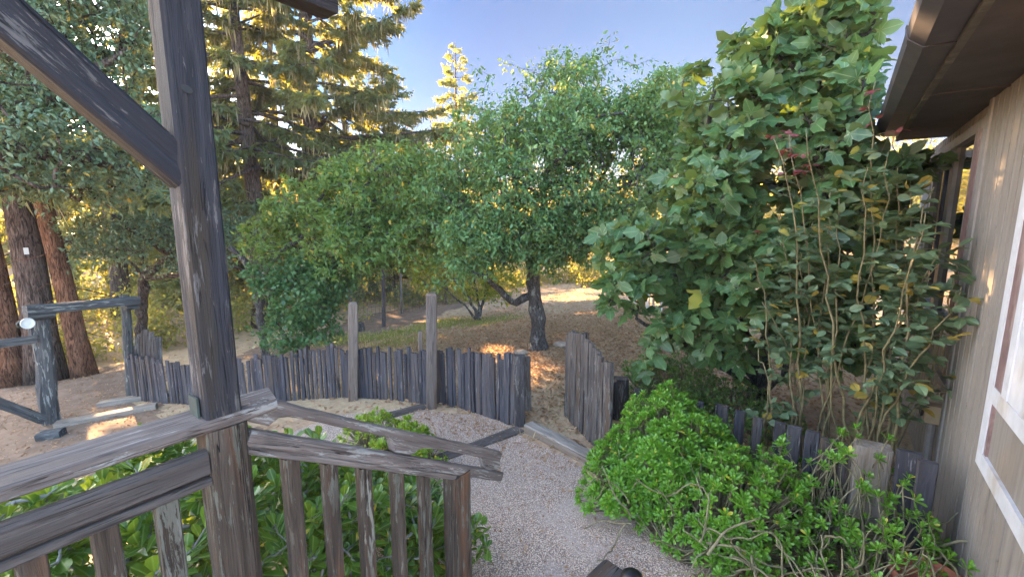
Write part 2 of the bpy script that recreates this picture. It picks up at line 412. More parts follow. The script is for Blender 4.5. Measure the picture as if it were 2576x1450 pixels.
def siding_mat():
    m = NT('tan_siding_paint')
    g = m.noise(m.coords((1, 30, 1.6), False), 1, 6, .65)
    b = m.noise(m.coords((1, 1.3, .7), False), 1, 5, .65)
    c = m.ramp(g, [(.3, (.19, .165, .143)), (.55, (.24, .213, .19)), (.8, (.285, .257, .233))])
    c = m.mix(m.step(b, .45, .8), c, (.165, .135, .11))
    w = m.noise(m.coords((1, 42, 3.2), False), 1, 5, .7)
    c = m.mix(m.step(w, .62, .7), c, (.10, .078, .062))
    m.bump(g, .35, .004)
    return m.base(c, .75, .25)
M_siding = siding_mat()
def glass_mat():
    m = NT('window_glass'); m.base((.015, .018, .018), .03, .9); m.b.inputs['IOR'].default_value = 1.6
    return m.m
M_glass = glass_mat()
def ground_mat():
    m = NT('dry_earth_ground')
    v = m.coords((1, 1, 1), False)
    a = m.noise(v, .45, 6, .6); b = m.noise(v, 7, 8, .7); f = m.noise(v, 42, 5, .7)
    c = m.ramp(b, [(.3, (.29, .185, .11)), (.5, (.45, .305, .195)), (.72, (.56, .415, .285))])
    c = m.mix(m.step(a, .42, .62), c, m.ramp(b, [(.3, (.33, .23, .135)), (.55, (.49, .36, .22)), (.75, (.60, .47, .30))]))
    c = m.mix(m.step(f, .55, .75), c, (.13, .08, .055))
    m.bump(f, .6, .03)
    return m.base(c, .95, .1)
def path_mat():
    m = NT('pink_dirt_path')
    v = m.coords((1, 1, 1), False); b = m.noise(v, 5, 8, .7); f = m.noise(v, 50, 5, .7)
    c = m.ramp(b, [(.3, (.16, .105, .072)), (.5, (.225, .155, .11)), (.72, (.30, .215, .16))])
    c = m.mix(m.step(f, .58, .75), c, (.22, .145, .105))
    m.bump(f, .5, .02)
    return m.base(c, .95, .1)
def gravel_mat():
    m = NT('pinkish_gravel')
    v = m.coords((1, 1, 1), False)
    vo = m.n('TexVoronoi', feature='F1'); m.set(vo, 'Vector', v); vo.inputs['Scale'].default_value = 120
    sp = m.n('SeparateColor'); m.set(sp, 0, vo.outputs['Color'])
    c = m.ramp(sp.outputs[0], [(.0, (.43, .285, .205)), (.35, (.61, .44, .32)), (.7, (.78, .595, .45)), (1, (.90, .765, .61))])
    e = m.step(vo.outputs['Distance'], .65, .35)
    c = m.mix(e, (.24, .18, .16), c)
    big = m.noise(v, 1.1, 5, .6); fin = m.noise(v, 30, 5, .7)
    dirt = m.ramp(fin, [(.3, (.40, .31, .265)), (.7, (.54, .44, .385))])
    c = m.mix(m.step(big, .50, .66), c, dirt)
    m.bump(e, .7, .012)
    return m.base(c, .9, .2)
M_ground, M_path, M_gravel = ground_mat(), path_mat(), gravel_mat()
M_peb = leafmat('pebble_stone', (.49, .35, .26), (.88, .72, .57), (.3, .3, .3), (.86, .83, .8), .84, 0.0, .8, spec=.2)

# ------------------------------------------------------------------ the setting: ground sheets
def sheet(name, mat, xs, ys, lift=0.0, inside=None, kind='structure'):
    X, Y = np.meshgrid(xs, ys, indexing='ij'); nx, ny = X.shape
    Z = hgt(X, Y)+lift
    v = np.stack([X, Y, Z], -1).reshape(-1, 3)
    i = (np.arange(nx-1)[:, None]*ny+np.arange(ny-1)[None]).ravel()
    q = np.stack([i, i+ny, i+ny+1, i+1], -1)
    if inside is not None:
        c = v[q].mean(1); q = q[inside(c[:, 0], c[:, 1])]
    a = Acc(); a.add(v, [q])
    o = a.build(name, mat, None, (0, 0, 0), smooth=True); o['kind'] = kind
    return o
gx = np.concatenate([np.linspace(-95, -20, 50), np.linspace(-19.6, 14, 120), np.linspace(16, 80, 40)])
gy = np.concatenate([np.linspace(-60, -4, 30), np.linspace(-3.6, 26, 110), np.linspace(28, 105, 40)])
sheet('ground', M_ground, gx, gy)
def in_poly(poly, wave=.06):
    poly = np.array(poly)
    def f(x, y):
        x = x+wave*np.sin(y*5.1)+wave*.7*np.sin(x*7.3+1); y = y+wave*np.sin(x*4.7+2)
        r = np.zeros(x.shape, bool); n = len(poly)
        for k in range(n):
            x0, y0 = poly[k]; x1, y1 = poly[(k+1) % n]
            cnd = ((y0 > y) != (y1 > y)) & (x < (x1-x0)*(y-y0)/(y1-y0+1e-12)+x0)
            r ^= cnd
        return r
    return f
gravel_in = in_poly([(-1.5, .6), (-3.6, 1.9), (-5.4, 2.7), (-5.55, 3.35), (-4.4, 3.98), (-3.4, 4.22), (-2.9, 4.1), (-1.9, 3.75), (-.95, 3.2), (.3, 3.0), (.7, 1.4), (.6, .2)])
sheet('gravel_path', M_gravel, np.arange(-5.9, 1.0, .04), np.arange(.1, 4.4, .04), .008, gravel_in)
path_in = in_poly([(-5.5, .8), (-7.5, .2), (-12, -1.5), (-18, -1), (-19, 2.2), (-14, 2.6), (-11.5, 3.4), (-10, 4.4), (-9.4, 5.4), (-10.5, 8.2), (-11.5, 13), (-14.5, 13.5), (-13, 7), (-11.5, 4), (-9.6, 2.0), (-8, 2.1), (-6, 2.4), (-4.6, 3.2)], .15)
sheet('dirt_path', M_path, np.arange(-19, -4, .12), np.arange(-2, 14, .12), .006, path_in)

# ------------------------------------------------------------------ scattered small stuff on the ground
def leaf2(w=.5, fold=.12):       # pointed oval, folded along the midrib
    return (np.array([(0, 0, 0), (.3, w*.46, fold), (.68, w*.4, fold*.9), (1, 0, -.05), (.68, -w*.4, fold*.9), (.3, -w*.46, fold), (.5, 0, .02)]),
            [np.array([(0, 6, 2, 1), (6, 3, 2, 2)[:4] if False else (0, 6, 2, 1)])[:1], np.array([(6, 3, 2), (6, 4, 3)]), np.array([(0, 5, 4, 6)])])
def rhomb(w=.4, fold=.06):
    return (np.array([(0, 0, 0), (.45, w/2, fold), (1, 0, -.04), (.45, -w/2, fold)]), [np.array([(0, 2, 1), (0, 3, 2)])])
def scatter_xy(n, x0, x1, y0, y1, keep):
    x = rng.uniform(x0, x1, n); y = rng.uniform(y0, y1, n); k = keep(x, y); return x[k], y[k]
# pebbles
ph = np.array([(-.5, -.3, 0), (.5, -.35, 0), (.45, .4, 0), (-.4, .4, 0), (-.25, -.2, .42), (.3, -.15, .5), (.2, .25, .4), (-.25, .2, .5)])
PEB = (ph, [np.array([(4, 5, 6, 7), (0, 1, 5, 4), (1, 2, 6, 5), (2, 3, 7, 6), (3, 0, 4, 7)])])
x, y = scatter_xy(105000, -5.8, .9, .3, 4.3, gravel_in)
keep = (wob(np.stack([x, y, x*0], -1), 1.6, .7) < .12+rng.uniform(0, .45, len(x))) & ((x < -.9) | (y > 2.2))
x, y = x[keep], y[keep]; n = len(x)
a = Acc(); th = rng.uniform(0, 2*np.pi, n); sc = rng.uniform(.0045, .0112, n)
M = frames(np.stack([np.cos(th), np.sin(th), rng.normal(0, .25, n)], -1), np.stack([rng.normal(0, .3, n), rng.normal(0, .3, n), np.ones(n)], -1), np.stack([sc*1.3, sc*.9, sc*.8], -1))
a.inst(PEB, M, np.stack([x, y, hgt(x, y)+.005], -1)); o = a.build('gravel', M_peb); o['kind'] = 'stuff'; o['label'] = 'loose pinkish white gravel spread over the path'; o['category'] = 'gravel'
# dead leaves
def ground_leaves(name, mat, label, cat, n, cx, cy, rx, ry, s0, s1, keep=None, T=None, tilt=.35, lift=.012):
    x = cx+rng.normal(0, 1, n)*rx; y = cy+rng.normal(0, 1, n)*ry
    if keep is not None: k = keep(x, y); x, y = x[k], y[k]
    n = len(x); th = rng.uniform(0, 2*np.pi, n)
    M = frames(np.stack([np.cos(th), np.sin(th), rng.normal(0, tilt, n)], -1), np.stack([rng.normal(0, tilt, n), rng.normal(0, tilt, n), np.ones(n)], -1), rng.uniform(s0, s1, n))
    a = Acc(); a.inst(T or leaf2(.55, .2), M, np.stack([x, y, hgt(x, y)+lift], -1))
    return a, M
def out_gravel(x, y): return ~gravel_in(x, y) & (x < .76)
ap = gr(1355, 878)
a1, _ = ground_leaves('', None, '', '', 26000, ap[0]+.6, ap[1]+.8, 2.6, 2.4, .03, .075, lambda x, y: out_gravel(x, y) & (y > 3.9))
a2, _ = ground_leaves('', None, '', '', 5500, -10, 1.2, 3.0, 1.8, .02, .05, out_gravel)
a3, _ = ground_leaves('', None, '', '', 9000, -3.5, 10, 4, 5, .03, .08, out_gravel)
x_, y_ = scatter_xy(1400, -4.6, .5, .6, 4.3, gravel_in)
a4, _ = ground_leaves('', None, '', '', 2200, -3.6, 3.95, 1.3, .28, .015, .045, gravel_in)
a5, _ = ground_leaves('', None, '', '', 900, -1.9, 2.7, .9, .9, .012, .035, gravel_in)
for q in (a2, a3, a4, a5):
    for v, lp in zip(q.v, q.a): pass
    a1.add(np.concatenate(q.v), [np.concatenate([f for f in q.f if f.shape[1] == k]) for k in (3, 4) if any(f.shape[1] == k for f in q.f)])
o = a1.build('leaf_litter', L_litter); tag(o, 'brown fallen leaves lying over the bare garden ground', 'fallen leaves', None, 'stuff')
BL = (np.array([(0, .06, 0), (0, -.06, 0), (.55, .04, .03), (.55, -.04, .03), (1, 0, -.08)]), [np.array([(0, 1, 3, 2)]), np.array([(2, 3, 4)])])
def grass_patch(name, mat, label, n, pts, spread, s0, s1, up=1.0):
    pts = np.array(pts); i = rng.integers(0, len(pts), n)
    x = pts[i, 0]+rng.normal(0, spread, n); y = pts[i, 1]+rng.normal(0, spread, n)
    k = out_gravel(x, y); x, y = x[k], y[k]; n = len(x)
    d = np.stack([rng.normal(0, .6, n), rng.normal(0, .6, n), np.full(n, up)*rng.uniform(.4, 1.3, n)], -1)
    a = Acc(); a.inst(BL, frames(d, rdir(n), rng.uniform(s0, s1, n)), np.stack([x, y, hgt(x, y)], -1))
    o = a.build(name, mat); return tag(o, label, 'grass', None, 'stuff')
gp = [gr(*p)[:2] for p in [(900, 850), (950, 850), (1000, 838), (1050, 830), (1100, 815), (1140, 810), (850, 855), (820, 862), (1000, 860), (1200, 812), (1260, 805)]]
grass_patch('green_grass', L_grass, 'thin green grass growing in the sunlit strip behind the fence', 9000, gp, .38, .05, .13)
dp = [gr(*p)[:2] for p in [(1180, 850), (1100, 860), (1400, 780), (1500, 760), (1480, 820), (1560, 800), (1420, 740), (1600, 830), (1700, 800), (1800, 860), (1000, 880), (1300, 820), (1380, 990), (1370, 1030), (2100, 900), (1900, 830)]]
grass_patch('dry_grass', L_dry, 'dry straw coloured grass strewn over the open ground', 26000, dp, .9, .04, .12, .35)

# ------------------------------------------------------------------ porch: post, brace, rails, stair rail
XR = -1.53
pp = thing('porch_post', 'tall weathered square timber post rising from the deck railing', 'porch post', (XR, .525, 1.9))
post = beam('post', (XR, .525, 1.901), (XR, .525, 3.19), .098, .10, W_post, pp, up=(1, 0, 0), bev=.007, rough=.0012, seg=.05)
beam('brace', (XR+.004, .53, 2.597), (XR+.004, -.75, 3.877), .085, .095, W_post, pp, up=(0, .7, .7), bev=.008, rough=.0014, seg=.05)
# knot hole
a = Acc(); aa = np.arange(14)*2*np.pi/14
kx = XR+.0545; ky, kz = .513, 2.845
ro = np.stack([np.full(14, kx), ky+.014*np.cos(aa), kz+.011*np.sin(aa)-.003*np.cos(aa)], -1)
ri = np.stack([np.full(14, kx-.0004), ky+.0085*np.cos(aa), kz+.006*np.sin(aa)-.003*np.cos(aa)], -1)
a.add(ro, [np.arange(14)[None]])
a.build('knot_hole', M_black, pp)
a = Acc(); boxmesh(a, (XR-.05, .4655, 1.903), (XR+.012, .4715, 1.965))
pl = a.build('bracket_plate', M_iron, pp)
for (bx, bz) in ((-.035, 1.95), (-.002, 1.945), (-.03, 1.918)):
    lathe('bolt', [(0.0001, .004), (.005, .003), (.006, 0)], (XR+bx, .4652, bz), M_black, pl, 8, (0, -1, 0))
bm_ = thing('roof_beam', 'dark square beam end jutting out overhead beside the porch post', 'roof beam', (XR, 1.0, 3.2))
beam('beam', (XR, -1.5, 3.245), (XR, 1.0, 3.245), .09, .09, W_dark, bm_, bev=.004, rough=.001)
beam('plank', (XR+.12, -1.5, 3.33), (XR+.12, 1.12, 3.33), .14, .04, W_dark, bm_, bev=.003, rough=.001)

dr = thing('deck_railing', 'grey wooden deck railing with flat cap board and square balusters', 'railing', (XR, .5, .9))
beam('top_rail', (XR-.02, -1.6, 1.881), (XR-.02, .70, 1.881), .145, .038, W_rail, dr, bev=.006, rough=.0016, seg=.04, endcut=.02)
beam('lower_rail', (XR+.025, -1.6, 1.765), (XR+.025, .47, 1.765), .05, .085, W_lower, dr, bev=.014, rough=.0014, seg=.04)
beam('rail_strip', (XR+.02, -1.6, 1.708), (XR+.02, .472, 1.708), .055, .026, W_lower, dr, bev=.004, rough=.001, seg=.05)
for y in (-.42, -.28, -.14, -.0, .09, .225, .36):
    beam('baluster', (XR+.02, y, 1.0), (XR+.02, y, 1.70), .054, .050, W_new, dr, up=(1, 0, 0), bev=.004, rough=.0012, seg=.06)
beam('newel', (XR, .53, 0), (XR, .53, 1.862), .118, .11, W_new, dr, up=(1, 0, 0), bev=.016, rough=.0014, seg=.06)
beam('bottom_rail', (XR+.02, -1.6, .98), (XR+.02, .47, .98), .06, .05, W_new, dr, bev=.004)

sr = thing('stair_railing', 'sloping grey stair railing with cut out handrail running down to gravel', 'railing', (XR, 1.2, 0))
HAND = [(.585, 1.86), (.60, 1.845), (.655, 1.812), (.672, 1.82), (.69, 1.826), (.72, 1.82), (.78, 1.786), (.94, 1.69), (1.125, 1.578), (1.15, 1.55), (1.157, 1.52), (1.158, 1.50), (1.175, 1.478), (1.25, 1.437), (1.275, 1.435), (1.30, 1.442), (1.33, 1.435), (1.43, 1.388), (1.74, 1.203), (1.765, 1.175), (1.772, 1.125), (1.80, 1.093), (1.895, 1.058), (1.915, 1.09), (1.91, 1.11), (1.93, 1.14), (1.905, 1.168), (1.62, 1.335), (1.34, 1.497), (1.04, 1.672), (.78, 1.832), (.70, 1.885), (.66, 1.902), (.62, 1.905), (.59, 1.89)]
def extr_profile(name, prof, x0, x1, mat, parent, bev=.006):
    """outline in the (y,z) plane with thickness along x; local x along the slope"""
    prof = np.array(prof); c = prof.mean(0); sl_ = math.atan2(-.61, 1)
    ca, sa = math.cos(-sl_), math.sin(-sl_)
    q = prof-c; q = np.stack([q[:, 0]*ca-q[:, 1]*sa, q[:, 0]*sa+q[:, 1]*ca], -1)
    # subdivide the outline for a worn edge
    pts = []
    for k in range(len(q)):
        p0, p1 = q[k], q[(k+1) % len(q)]; m = max(1, int(np.linalg.norm(p1-p0)/.03))
        for j in range(m): pts.append(p0+(p1-p0)*j/m)
    pts = np.array(pts)+rng.normal(0, .0009, (len(pts), 2)); n = len(pts)
    w = x1-x0
    layers = [(-w/2, .006), (-w/2+.006, 0), (w/2-.006, 0), (w/2, .006)]
    nm = unit(np.roll(pts, -1, 0)-np.roll(pts, 1, 0)); nm = np.stack([nm[:, 1], -nm[:, 0]], -1)
    V = [np.stack([(pts-nm*ins)[:, 0], np.full(n, xx), (pts-nm*ins)[:, 1]], -1) for xx, ins in layers]
    a = Acc(); i = np.arange(3)[:, None]*n; j = np.arange(n)[None]; j2 = (j+1) % n
    a.add(np.concatenate(V), [np.stack([i+j, i+n+j, i+n+j2, i+j2], -1).reshape(-1, 4)])
    me_faces = [list(range(n)), list(range(4*n-1, 3*n-1, -1))]
    a.f.append(np.array(me_faces))
    o = a.build(name, mat, None, (0, 0, 0))
    o.parent = parent; o.location = Vector(((x0+x1)/2, c[0], c[1]))-parent.location
    # local x -> slope direction in world (0,cos,sin), local y -> -x world, local z -> up normal
    X = Vector((0, math.cos(sl_), math.sin(sl_))); Z = Vector((0, -math.sin(sl_), math.cos(sl_))); Y = Z.cross(X)
    o.rotation_euler = Matrix((X, Y, Z)).transposed().to_euler()
    return o
extr_profile('handrail', HAND, XR-.005, XR+.04, W_rail, sr)
beam('rail', (XR+.022, .585, 1.80), (XR+.022, 1.915, 1.004), .056, .052, W_rail, sr, up=(0, .5, .85), bev=.008, rough=.0016, seg=.04)
beam('rail_strip', (XR+.018, .58, 1.76), (XR+.018, 1.53, 1.192), .062, .022, W_rail, sr, up=(0, .5, .85), bev=.003, rough=.001, seg=.05)
for y in (.725, .87, 1.02, 1.185, 1.345):
    zt = 1.752-(y-.58)*.598
    beam('baluster', (XR+.012, y, zt-.95), (XR+.012, y, zt), .052, .050, W_new, sr, up=(1, 0, 0), bev=.004, rough=.0013, seg=.06)
beam('end_post', (XR+.01, 1.575, 0), (XR+.01, 1.575, 1.19), .115, .10, W_new, sr, up=(1, 0, 0), bev=.007, rough=.0016, seg=.05)

# ------------------------------------------------------------------ house
hs = thing('house', 'tan wooden house wall with grooved siding, dark eaves and reddish trimmed windows', 'house', (0.8, 4.8, 0.5))
def siding(name, y0, y1, z0, z1, x, parent):
    ys = [y0]; xs = [0]
    g = math.ceil(y0/.16)*.16
    while g < y1-.02:
        for dy, dx in ((-.014, 0), (-.011, .02), (.011, .02), (.014, 0)): ys.append(g+dy); xs.append(dx)
        g += .16
    ys.append(y1); xs.append(0)
    ys = np.array(ys); xs = x+np.array(xs); n = len(ys)
    zs = np.linspace(z0, z1, 12); m = len(zs)
    v = np.zeros((n, m, 3)); v[..., 0] = xs[:, None]; v[..., 1] = ys[:, None]; v[..., 2] = zs[None]
    i = (np.arange(n-1)[:, None]*m+np.arange(m-1)[None]).ravel()
    a = Acc(); a.add(v.reshape(-1, 3), [np.stack([i, i+1, i+m+1, i+m], -1)])
    boxmesh(a, (x+.022, y0, z0), (x+.08, y1, z1))
    return a.build(name, M_siding, parent, (0.8, 4.8, 0.5))
siding('wall', 1.2, 5.024, -.1, 3.396, 0.8, hs)
siding('wall', 5.0264, 8.72, -.1, 1.476, 0.824, hs)
siding('wall', 5.0264, 8.72, 3.276, 3.396, 0.824, hs)
box('corner_trim', (0.788, 4.936, -.08), (0.872, 5.028, 3.38), M_trim, hs, .004)
box('trim_board', (0.788, 5.032, 1.028), (0.8224, 8.68, 1.108), M_trim, hs, .003)
box('foundation', (0.892, 1.2, -.2), (3.2, 8.72, 3.38), M_soffit, hs)
# the tall window
wn = box('window', (0.848, 5.12, 1.54), (0.856, 8.32, 3.236), M_glass, hs)
def wbar(nm, y0, y1, z0, z1, x0, mat, par=wn):
    a = Acc(); boxmesh(a, (x0, y0, z0), (.868, y1, z1)); return a.build(nm, mat, par, (1.0, (y0+y1)/2, (z0+z1)/2)) if par is None else child(a, nm, mat, par)
def child(a, nm, mat, par):
    p = Vector(par.location); q = par.parent
    while q is not None: p = p+q.location; q = q.parent
    o = a.build(nm, mat, None, tuple(p)); o.location = (0, 0, 0); o.parent = par; return o
wbar('frame', 5.296, 5.44, 1.476, 3.276, 0.8, M_trim)
wbar('frame', 5.04, 8.68, 3.188, 3.276, 0.792, M_trim)
wbar('frame', 6.36, 6.56, 1.54, 3.188, 0.812, M_trim)
wbar('frame', 7.6, 7.696, 1.54, 3.188, 0.808, M_trim)
wbar('frame', 8.24, 8.36, 1.54, 3.188, 0.792, M_white)
wbar('casing', 5.12, 5.28, 1.476, 3.188, 0.78, M_mauve)
wbar('casing', 5.032, 5.116, 1.476, 3.188, 0.788, M_trim)
wbar('sill', 5.04, 8.56, 1.46, 1.54, 0.768, M_white)
# white framed half door nearer the camera
dn = box('door', (0.788, 2.4, 1.06), (0.7984, 3.728, 2.82), M_siding, hs)
def dbar(nm, y0, y1, z0, z1, x0, mat):
    a = Acc(); boxmesh(a, (x0, y0, z0), (.7876, y1, z1)); return child(a, nm, mat, dn)
dbar('frame', 3.64, 3.744, 1.028, 2.82, 0.7696, M_white)
dbar('frame', 2.4, 3.6392, 1.028, 1.124, 0.7696, M_white)
dbar('frame', 2.4, 3.6392, 1.444, 1.54, 0.7696, M_white)
dbar('casing', 3.464, 3.6392, 1.5408, 2.82, 0.7744, M_mauve)
dbar('casing', 3.6, 3.6392, 1.1248, 1.4432, 0.776, M_mauve)
dbar('frame', 3.368, 3.4632, 1.5408, 2.82, 0.7656, M_white)
gl = child((lambda a: (boxmesh(a, (0.7728, 2.4, 1.5408), (0.7876, 3.3672, 2.82)), a)[1])(Acc()), 'panel', M_white, dn)  # pane painted white in place of the sky reflected in its glass
# eaves
box('soffit', (0.4, 0.8, 3.38), (1.28, 7.0, 3.404), M_soffit, hs)
a = Acc(); boxmesh(a, (0.364, 0.8, 3.36), (0.3984, 6.9, 3.556)); a.build('fascia', M_fascia, hs)
a = Acc(); boxmesh(a, (0.4, 4.528, 3.368), (0.8, 4.56, 3.3792)); a.build('batten', M_soffit, hs)
a = Acc()
pr = [(0.3616, 3.38), (0.24, 3.38), (0.176, 3.428), (0.164, 3.492), (0.172, 3.496), (0.1856, 3.432), (0.244, 3.3896), (0.3616, 3.3896)]
v = [(x, y, z) for y in (0.8, 6.6) for x, z in pr]
k = len(pr); a.add(v, [np.array([(i, i+k, (i+1) % k+k, (i+1) % k) for i in range(k)])]); a.f.append(np.array([list(range(k)), list(range(2*k-1, k-1, -1))]))
gt = a.build('gutter', M_gutter, hs)
a = Acc(); pr2 = [(0.368, 3.3736), (0.2368, 3.3736), (0.1696, 3.424), (0.1576, 3.5), (0.1632, 3.5), (0.1744, 3.4272), (0.2384, 3.3784), (0.368, 3.3784)]
v = [(x, y, z) for y in (3.28, 3.344) for x, z in pr2]; a.add(v, [np.array([(i, i+k, (i+1) % k+k, (i+1) % k) for i in range(k)])]); a.f.append(np.array([list(range(k)), list(range(2*k-1, k-1, -1))]))
child(a, 'bracket', M_gutter, gt)
a = Acc(); v = np.array([(0.176, 0.64, 3.508), (1.28, 0.64, 4.1), (1.28, 7.0, 4.1), (0.176, 7.0, 3.508)]); a.add(np.concatenate([v, v+(0, 0, .05)]), [np.array([(3, 2, 1, 0), (4, 5, 6, 7), (0, 1, 5, 4), (1, 2, 6, 5), (2, 3, 7, 6), (3, 0, 4, 7)])])
a.build('roof', M_soffit, hs)
beam('roof_end_beam', (0.2, 8.48, 3.26), (0.8, 8.48, 3.26), .14, .22, W_tan, hs)
cp = thing('porch_column', 'thin black square post standing past the far corner of the house', 'post', (0.624, 8.56, 0))
beam('post', (0.624, 8.56, -.05), (0.624, 8.56, 3.188), .13, .13, W_dark, cp, up=(1, 0, 0), bev=.004)
ub = thing('outlet_box', 'tan outdoor outlet box on a short pipe against the sunlit wall', 'utility box', (0.76, 5.36, 0.74))
bx = box('box', (0.696, 5.088, 0.74), (0.82, 5.216, 0.9), M_tan, ub, .008)
lathe('meter_ring', [(.035, 0), (.045, .004), (.045, .02), (.03, .022), (.028, .012)], (0.6952, 5.152, 0.82), M_black, ub, 14, (-1, 0, 0))
a = Acc(); a.tube([(0.76, 5.16, 0.74), (0.76, 5.16, 0.58), (0.764, 5.144, 0.3), (0.764, 5.15, 0.05)], .03, 8); a.build('conduit', M_trim, ub)

# ------------------------------------------------------------------ picket fence
fb = [(338, 1005), (405, 1013), (485, 1016), (620, 1012), (772, 1004), (872, 998), (961, 1003), (1022, 1008), (1071, 1016), (1111, 1016), (1164, 1027), (1217, 1046), (1271, 1063), (1288, 1067)]
ft = [(338, 892), (405, 900), (440, 910), (485, 916), (605, 904), (700, 891), (760, 883), (860, 877), (905, 873), (960, 880), (1020, 876), (1060, 880), (1110, 879), (1190, 885), (1240, 891), (1300, 900)]
path = np.array([gr(*p) for p in fb]); seg = np.linalg.norm(np.diff(path[:, :2], axis=0), axis=1); S = np.concatenate([[0], np.cumsum(seg)])
fpx = np.array([p[0] for p in fb], float)
fn = thing('picket_fence', 'low curving fence of narrow grey split pickets behind the gravel', 'fence', tuple(path[6]))
NP = 97; ss = np.linspace(0, S[-1], NP)
wire = []
for i, s in enumerate(ss):
    s2 = s+rng.normal(0, .006)
    b = np.array([np.interp(s2, S, path[:, k]) for k in range(3)]); px = np.interp(s2, S, fpx)
    d = math.hypot(b[0], b[1]); top = ad(px, np.interp(px, [p[0] for p in ft], [p[1] for p in ft])+rng.normal(0, 6), d)
    tg = np.array([np.interp(s2+.05, S, path[:, k])-np.interp(s2-.05, S, path[:, k]) for k in range(2)]); tg = tg/np.linalg.norm(tg)
    nrm = np.array([-tg[1], tg[0]]); off = rng.normal(0, .009)
    b2 = b.copy(); b2[:2] += nrm*off; b2[2] -= .05
    t2 = np.array([b[0]+nrm[0]*off+rng.normal(0, .008), b[1]+nrm[1]*off+rng.normal(0, .008), top[2]])
    w = min(.115, max(.04, rng.choice([.045, .058, .07, .085], p=[.25, .35, .25, .15])+rng.normal(0, .005)))
    beam('picket', b2, t2, w, rng.uniform(.022, .045), W_fence, fn, up=(nrm[0]+rng.normal(0, .12), nrm[1]+rng.normal(0, .12), 0), bev=.006, rough=.003, seg=.1, lump=.0022, endcut=rng.normal(0, .006))
    wire.append((b[0]-nrm[0]*.03*np.sign(b@np.append(nrm, 0)), b[1]-nrm[1]*.03*np.sign(b@np.append(nrm, 0)), t2[2]-.09+rng.normal(0, .006)))
a = Acc(); a.tube(wire, .0025, 4); a.build('wire', M_wire, fn)
# taller ragged pickets by the arch
tp = thing('tall_picket_panel', 'short ragged panel of taller pickets beside the garden arch', 'fence', tuple(gr(345, 1000)))
for k, px in enumerate(np.linspace(341, 402, 10)):
    b = gr(px, 1002+k*.9); b[:2] += unit(b[:2])*.07; d = math.hypot(b[0], b[1])
    t = ad(px, [868, 840, 846, 830, 828, 842, 834, 845, 852, 846][k], d)
    beam('picket', b-(0, 0, .05), t, .075, .04, W_gate, tp, up=(b[0], b[1], 0), bev=.006, rough=.004, seg=.1, lump=.004, taper=.75)
# tall square posts standing in the fence line
def square_post(px, pyb, pyt, w, mat, label, name='fence_post', fwd=0.0, notch=False):
    b = gr(px, pyb); b[:2] -= unit(b[:2])*fwd; d = math.hypot(b[0], b[1]); t = ad(px, pyt, d)
    r = thing(name, label, 'post', tuple(b))
    yaw = rng.normal(0, .08)
    beam('post', (b[0], b[1], b[2]-.1), (t[0], t[1], t[2]-.02), w, w, mat, r, up=(.75+yaw, -.66, 0), bev=.008, rough=.0018, seg=.08, lump=.001)
    beam('cap_bevel', (t[0], t[1], t[2]-.021), (t[0], t[1], t[2]+.004), w*.97, w*.97, mat, r, up=(.75+yaw, -.66, 0), bev=.012, taper=.75)
    return r, b, t
square_post(888, 1002, 760, .135, W_tan, 'shorter tan square post in the fence line, without a knot', fwd=.05)
r2, b2, t2 = square_post(1085, 1022, 738, .145, W_tan, 'taller square post with a dark knot standing in the fence line', fwd=.05)
k2 = ad(1078, 842, math.hypot(b2[0], b2[1])-.085); a = Acc()
nrm2 = -unit(np.array([k2[0], k2[1], 0])); sd2 = np.array([-nrm2[1], nrm2[0], 0])
nrm2 = np.array([.66, -.75, 0])
st = thing('fence_stake', 'thin pale stake leaning behind the taller knotted post', 'stake', tuple(gr(1058, 1015)))
b = gr(1060, 1016); b[:2] += unit(b[:2])*.08; beam('stake', b, ad(1057, 832, math.hypot(b[0], b[1])), .06, .03, W_tan, st, up=(b[0], b[1], 0), rough=.002)
gp_ = thing('gate_post', 'short dark split post at the left side of the garden gateway', 'post', tuple(gr(1310, 1068)))
b = gr(1306, 1069); d = math.hypot(b[0], b[1])
beam('post', b-(0, 0, .06), ad(1305, 893, d), .135, .11, W_gate, gp_, up=(.6, -.8, 0), rough=.004, lump=.003, bev=.012)
b3 = gr(1325, 1062); d3 = math.hypot(b3[0], b3[1]); beam('side_board', ad(1327, 1030, d3), ad(1325, 896, d3), .08, .05, W_gate, gp_, up=(.6, -.8, 0), rough=.004, lump=.003)
# open gate
gb0, gb1 = gr(1422, 1050), gr(1528, 1152)
gg = thing('garden_gate', 'open garden gate of dark split pickets with a rounded top', 'gate', tuple(gb0))
tops = [(1417, 848), (1432, 839), (1447, 834), (1463, 836), (1480, 841), (1490, 856), (1499, 868), (1510, 882), (1522, 897), (1534, 912)]
NG = 16
for k in range(NG):
    f = k/(NG-1); b = gb0+(gb1-gb0)*f; d = math.hypot(b[0], b[1]); b[2] = float(hgt(b[0], b[1]))
    u_ = (b[0]*math.cos(YAW)+b[1]*math.sin(YAW))/(b[1]*math.cos(YAW)-b[0]*math.sin(YAW))
    px = 1287.5+FPX*u_*(math.cos(PITCH)+.12*math.sin(PITCH)); hz = ad(px, np.interp(px, [p[0] for p in tops], [p[1] for p in tops]), d)[2]
    dirn = gb1-gb0; nr = unit(np.array([-dirn[1], dirn[0], 0]))
    beam('picket', (b[0], b[1], b[2]+rng.uniform(0, .03)), (b[0]+rng.normal(0, .006), b[1]+rng.normal(0, .006), hz+rng.normal(0, .01)), .072, rng.uniform(.025, .05), W_gate, gg, up=tuple(nr+rng.normal(0, .14, 3)*(1, 1, 0)), bev=.007, rough=.005, lump=.003, seg=.08, endcut=rng.normal(0, .008))
nr = unit(np.array([-(gb1-gb0)[1], (gb1-gb0)[0], 0])); sgn = 1 if nr@gb0 > 0 else -1
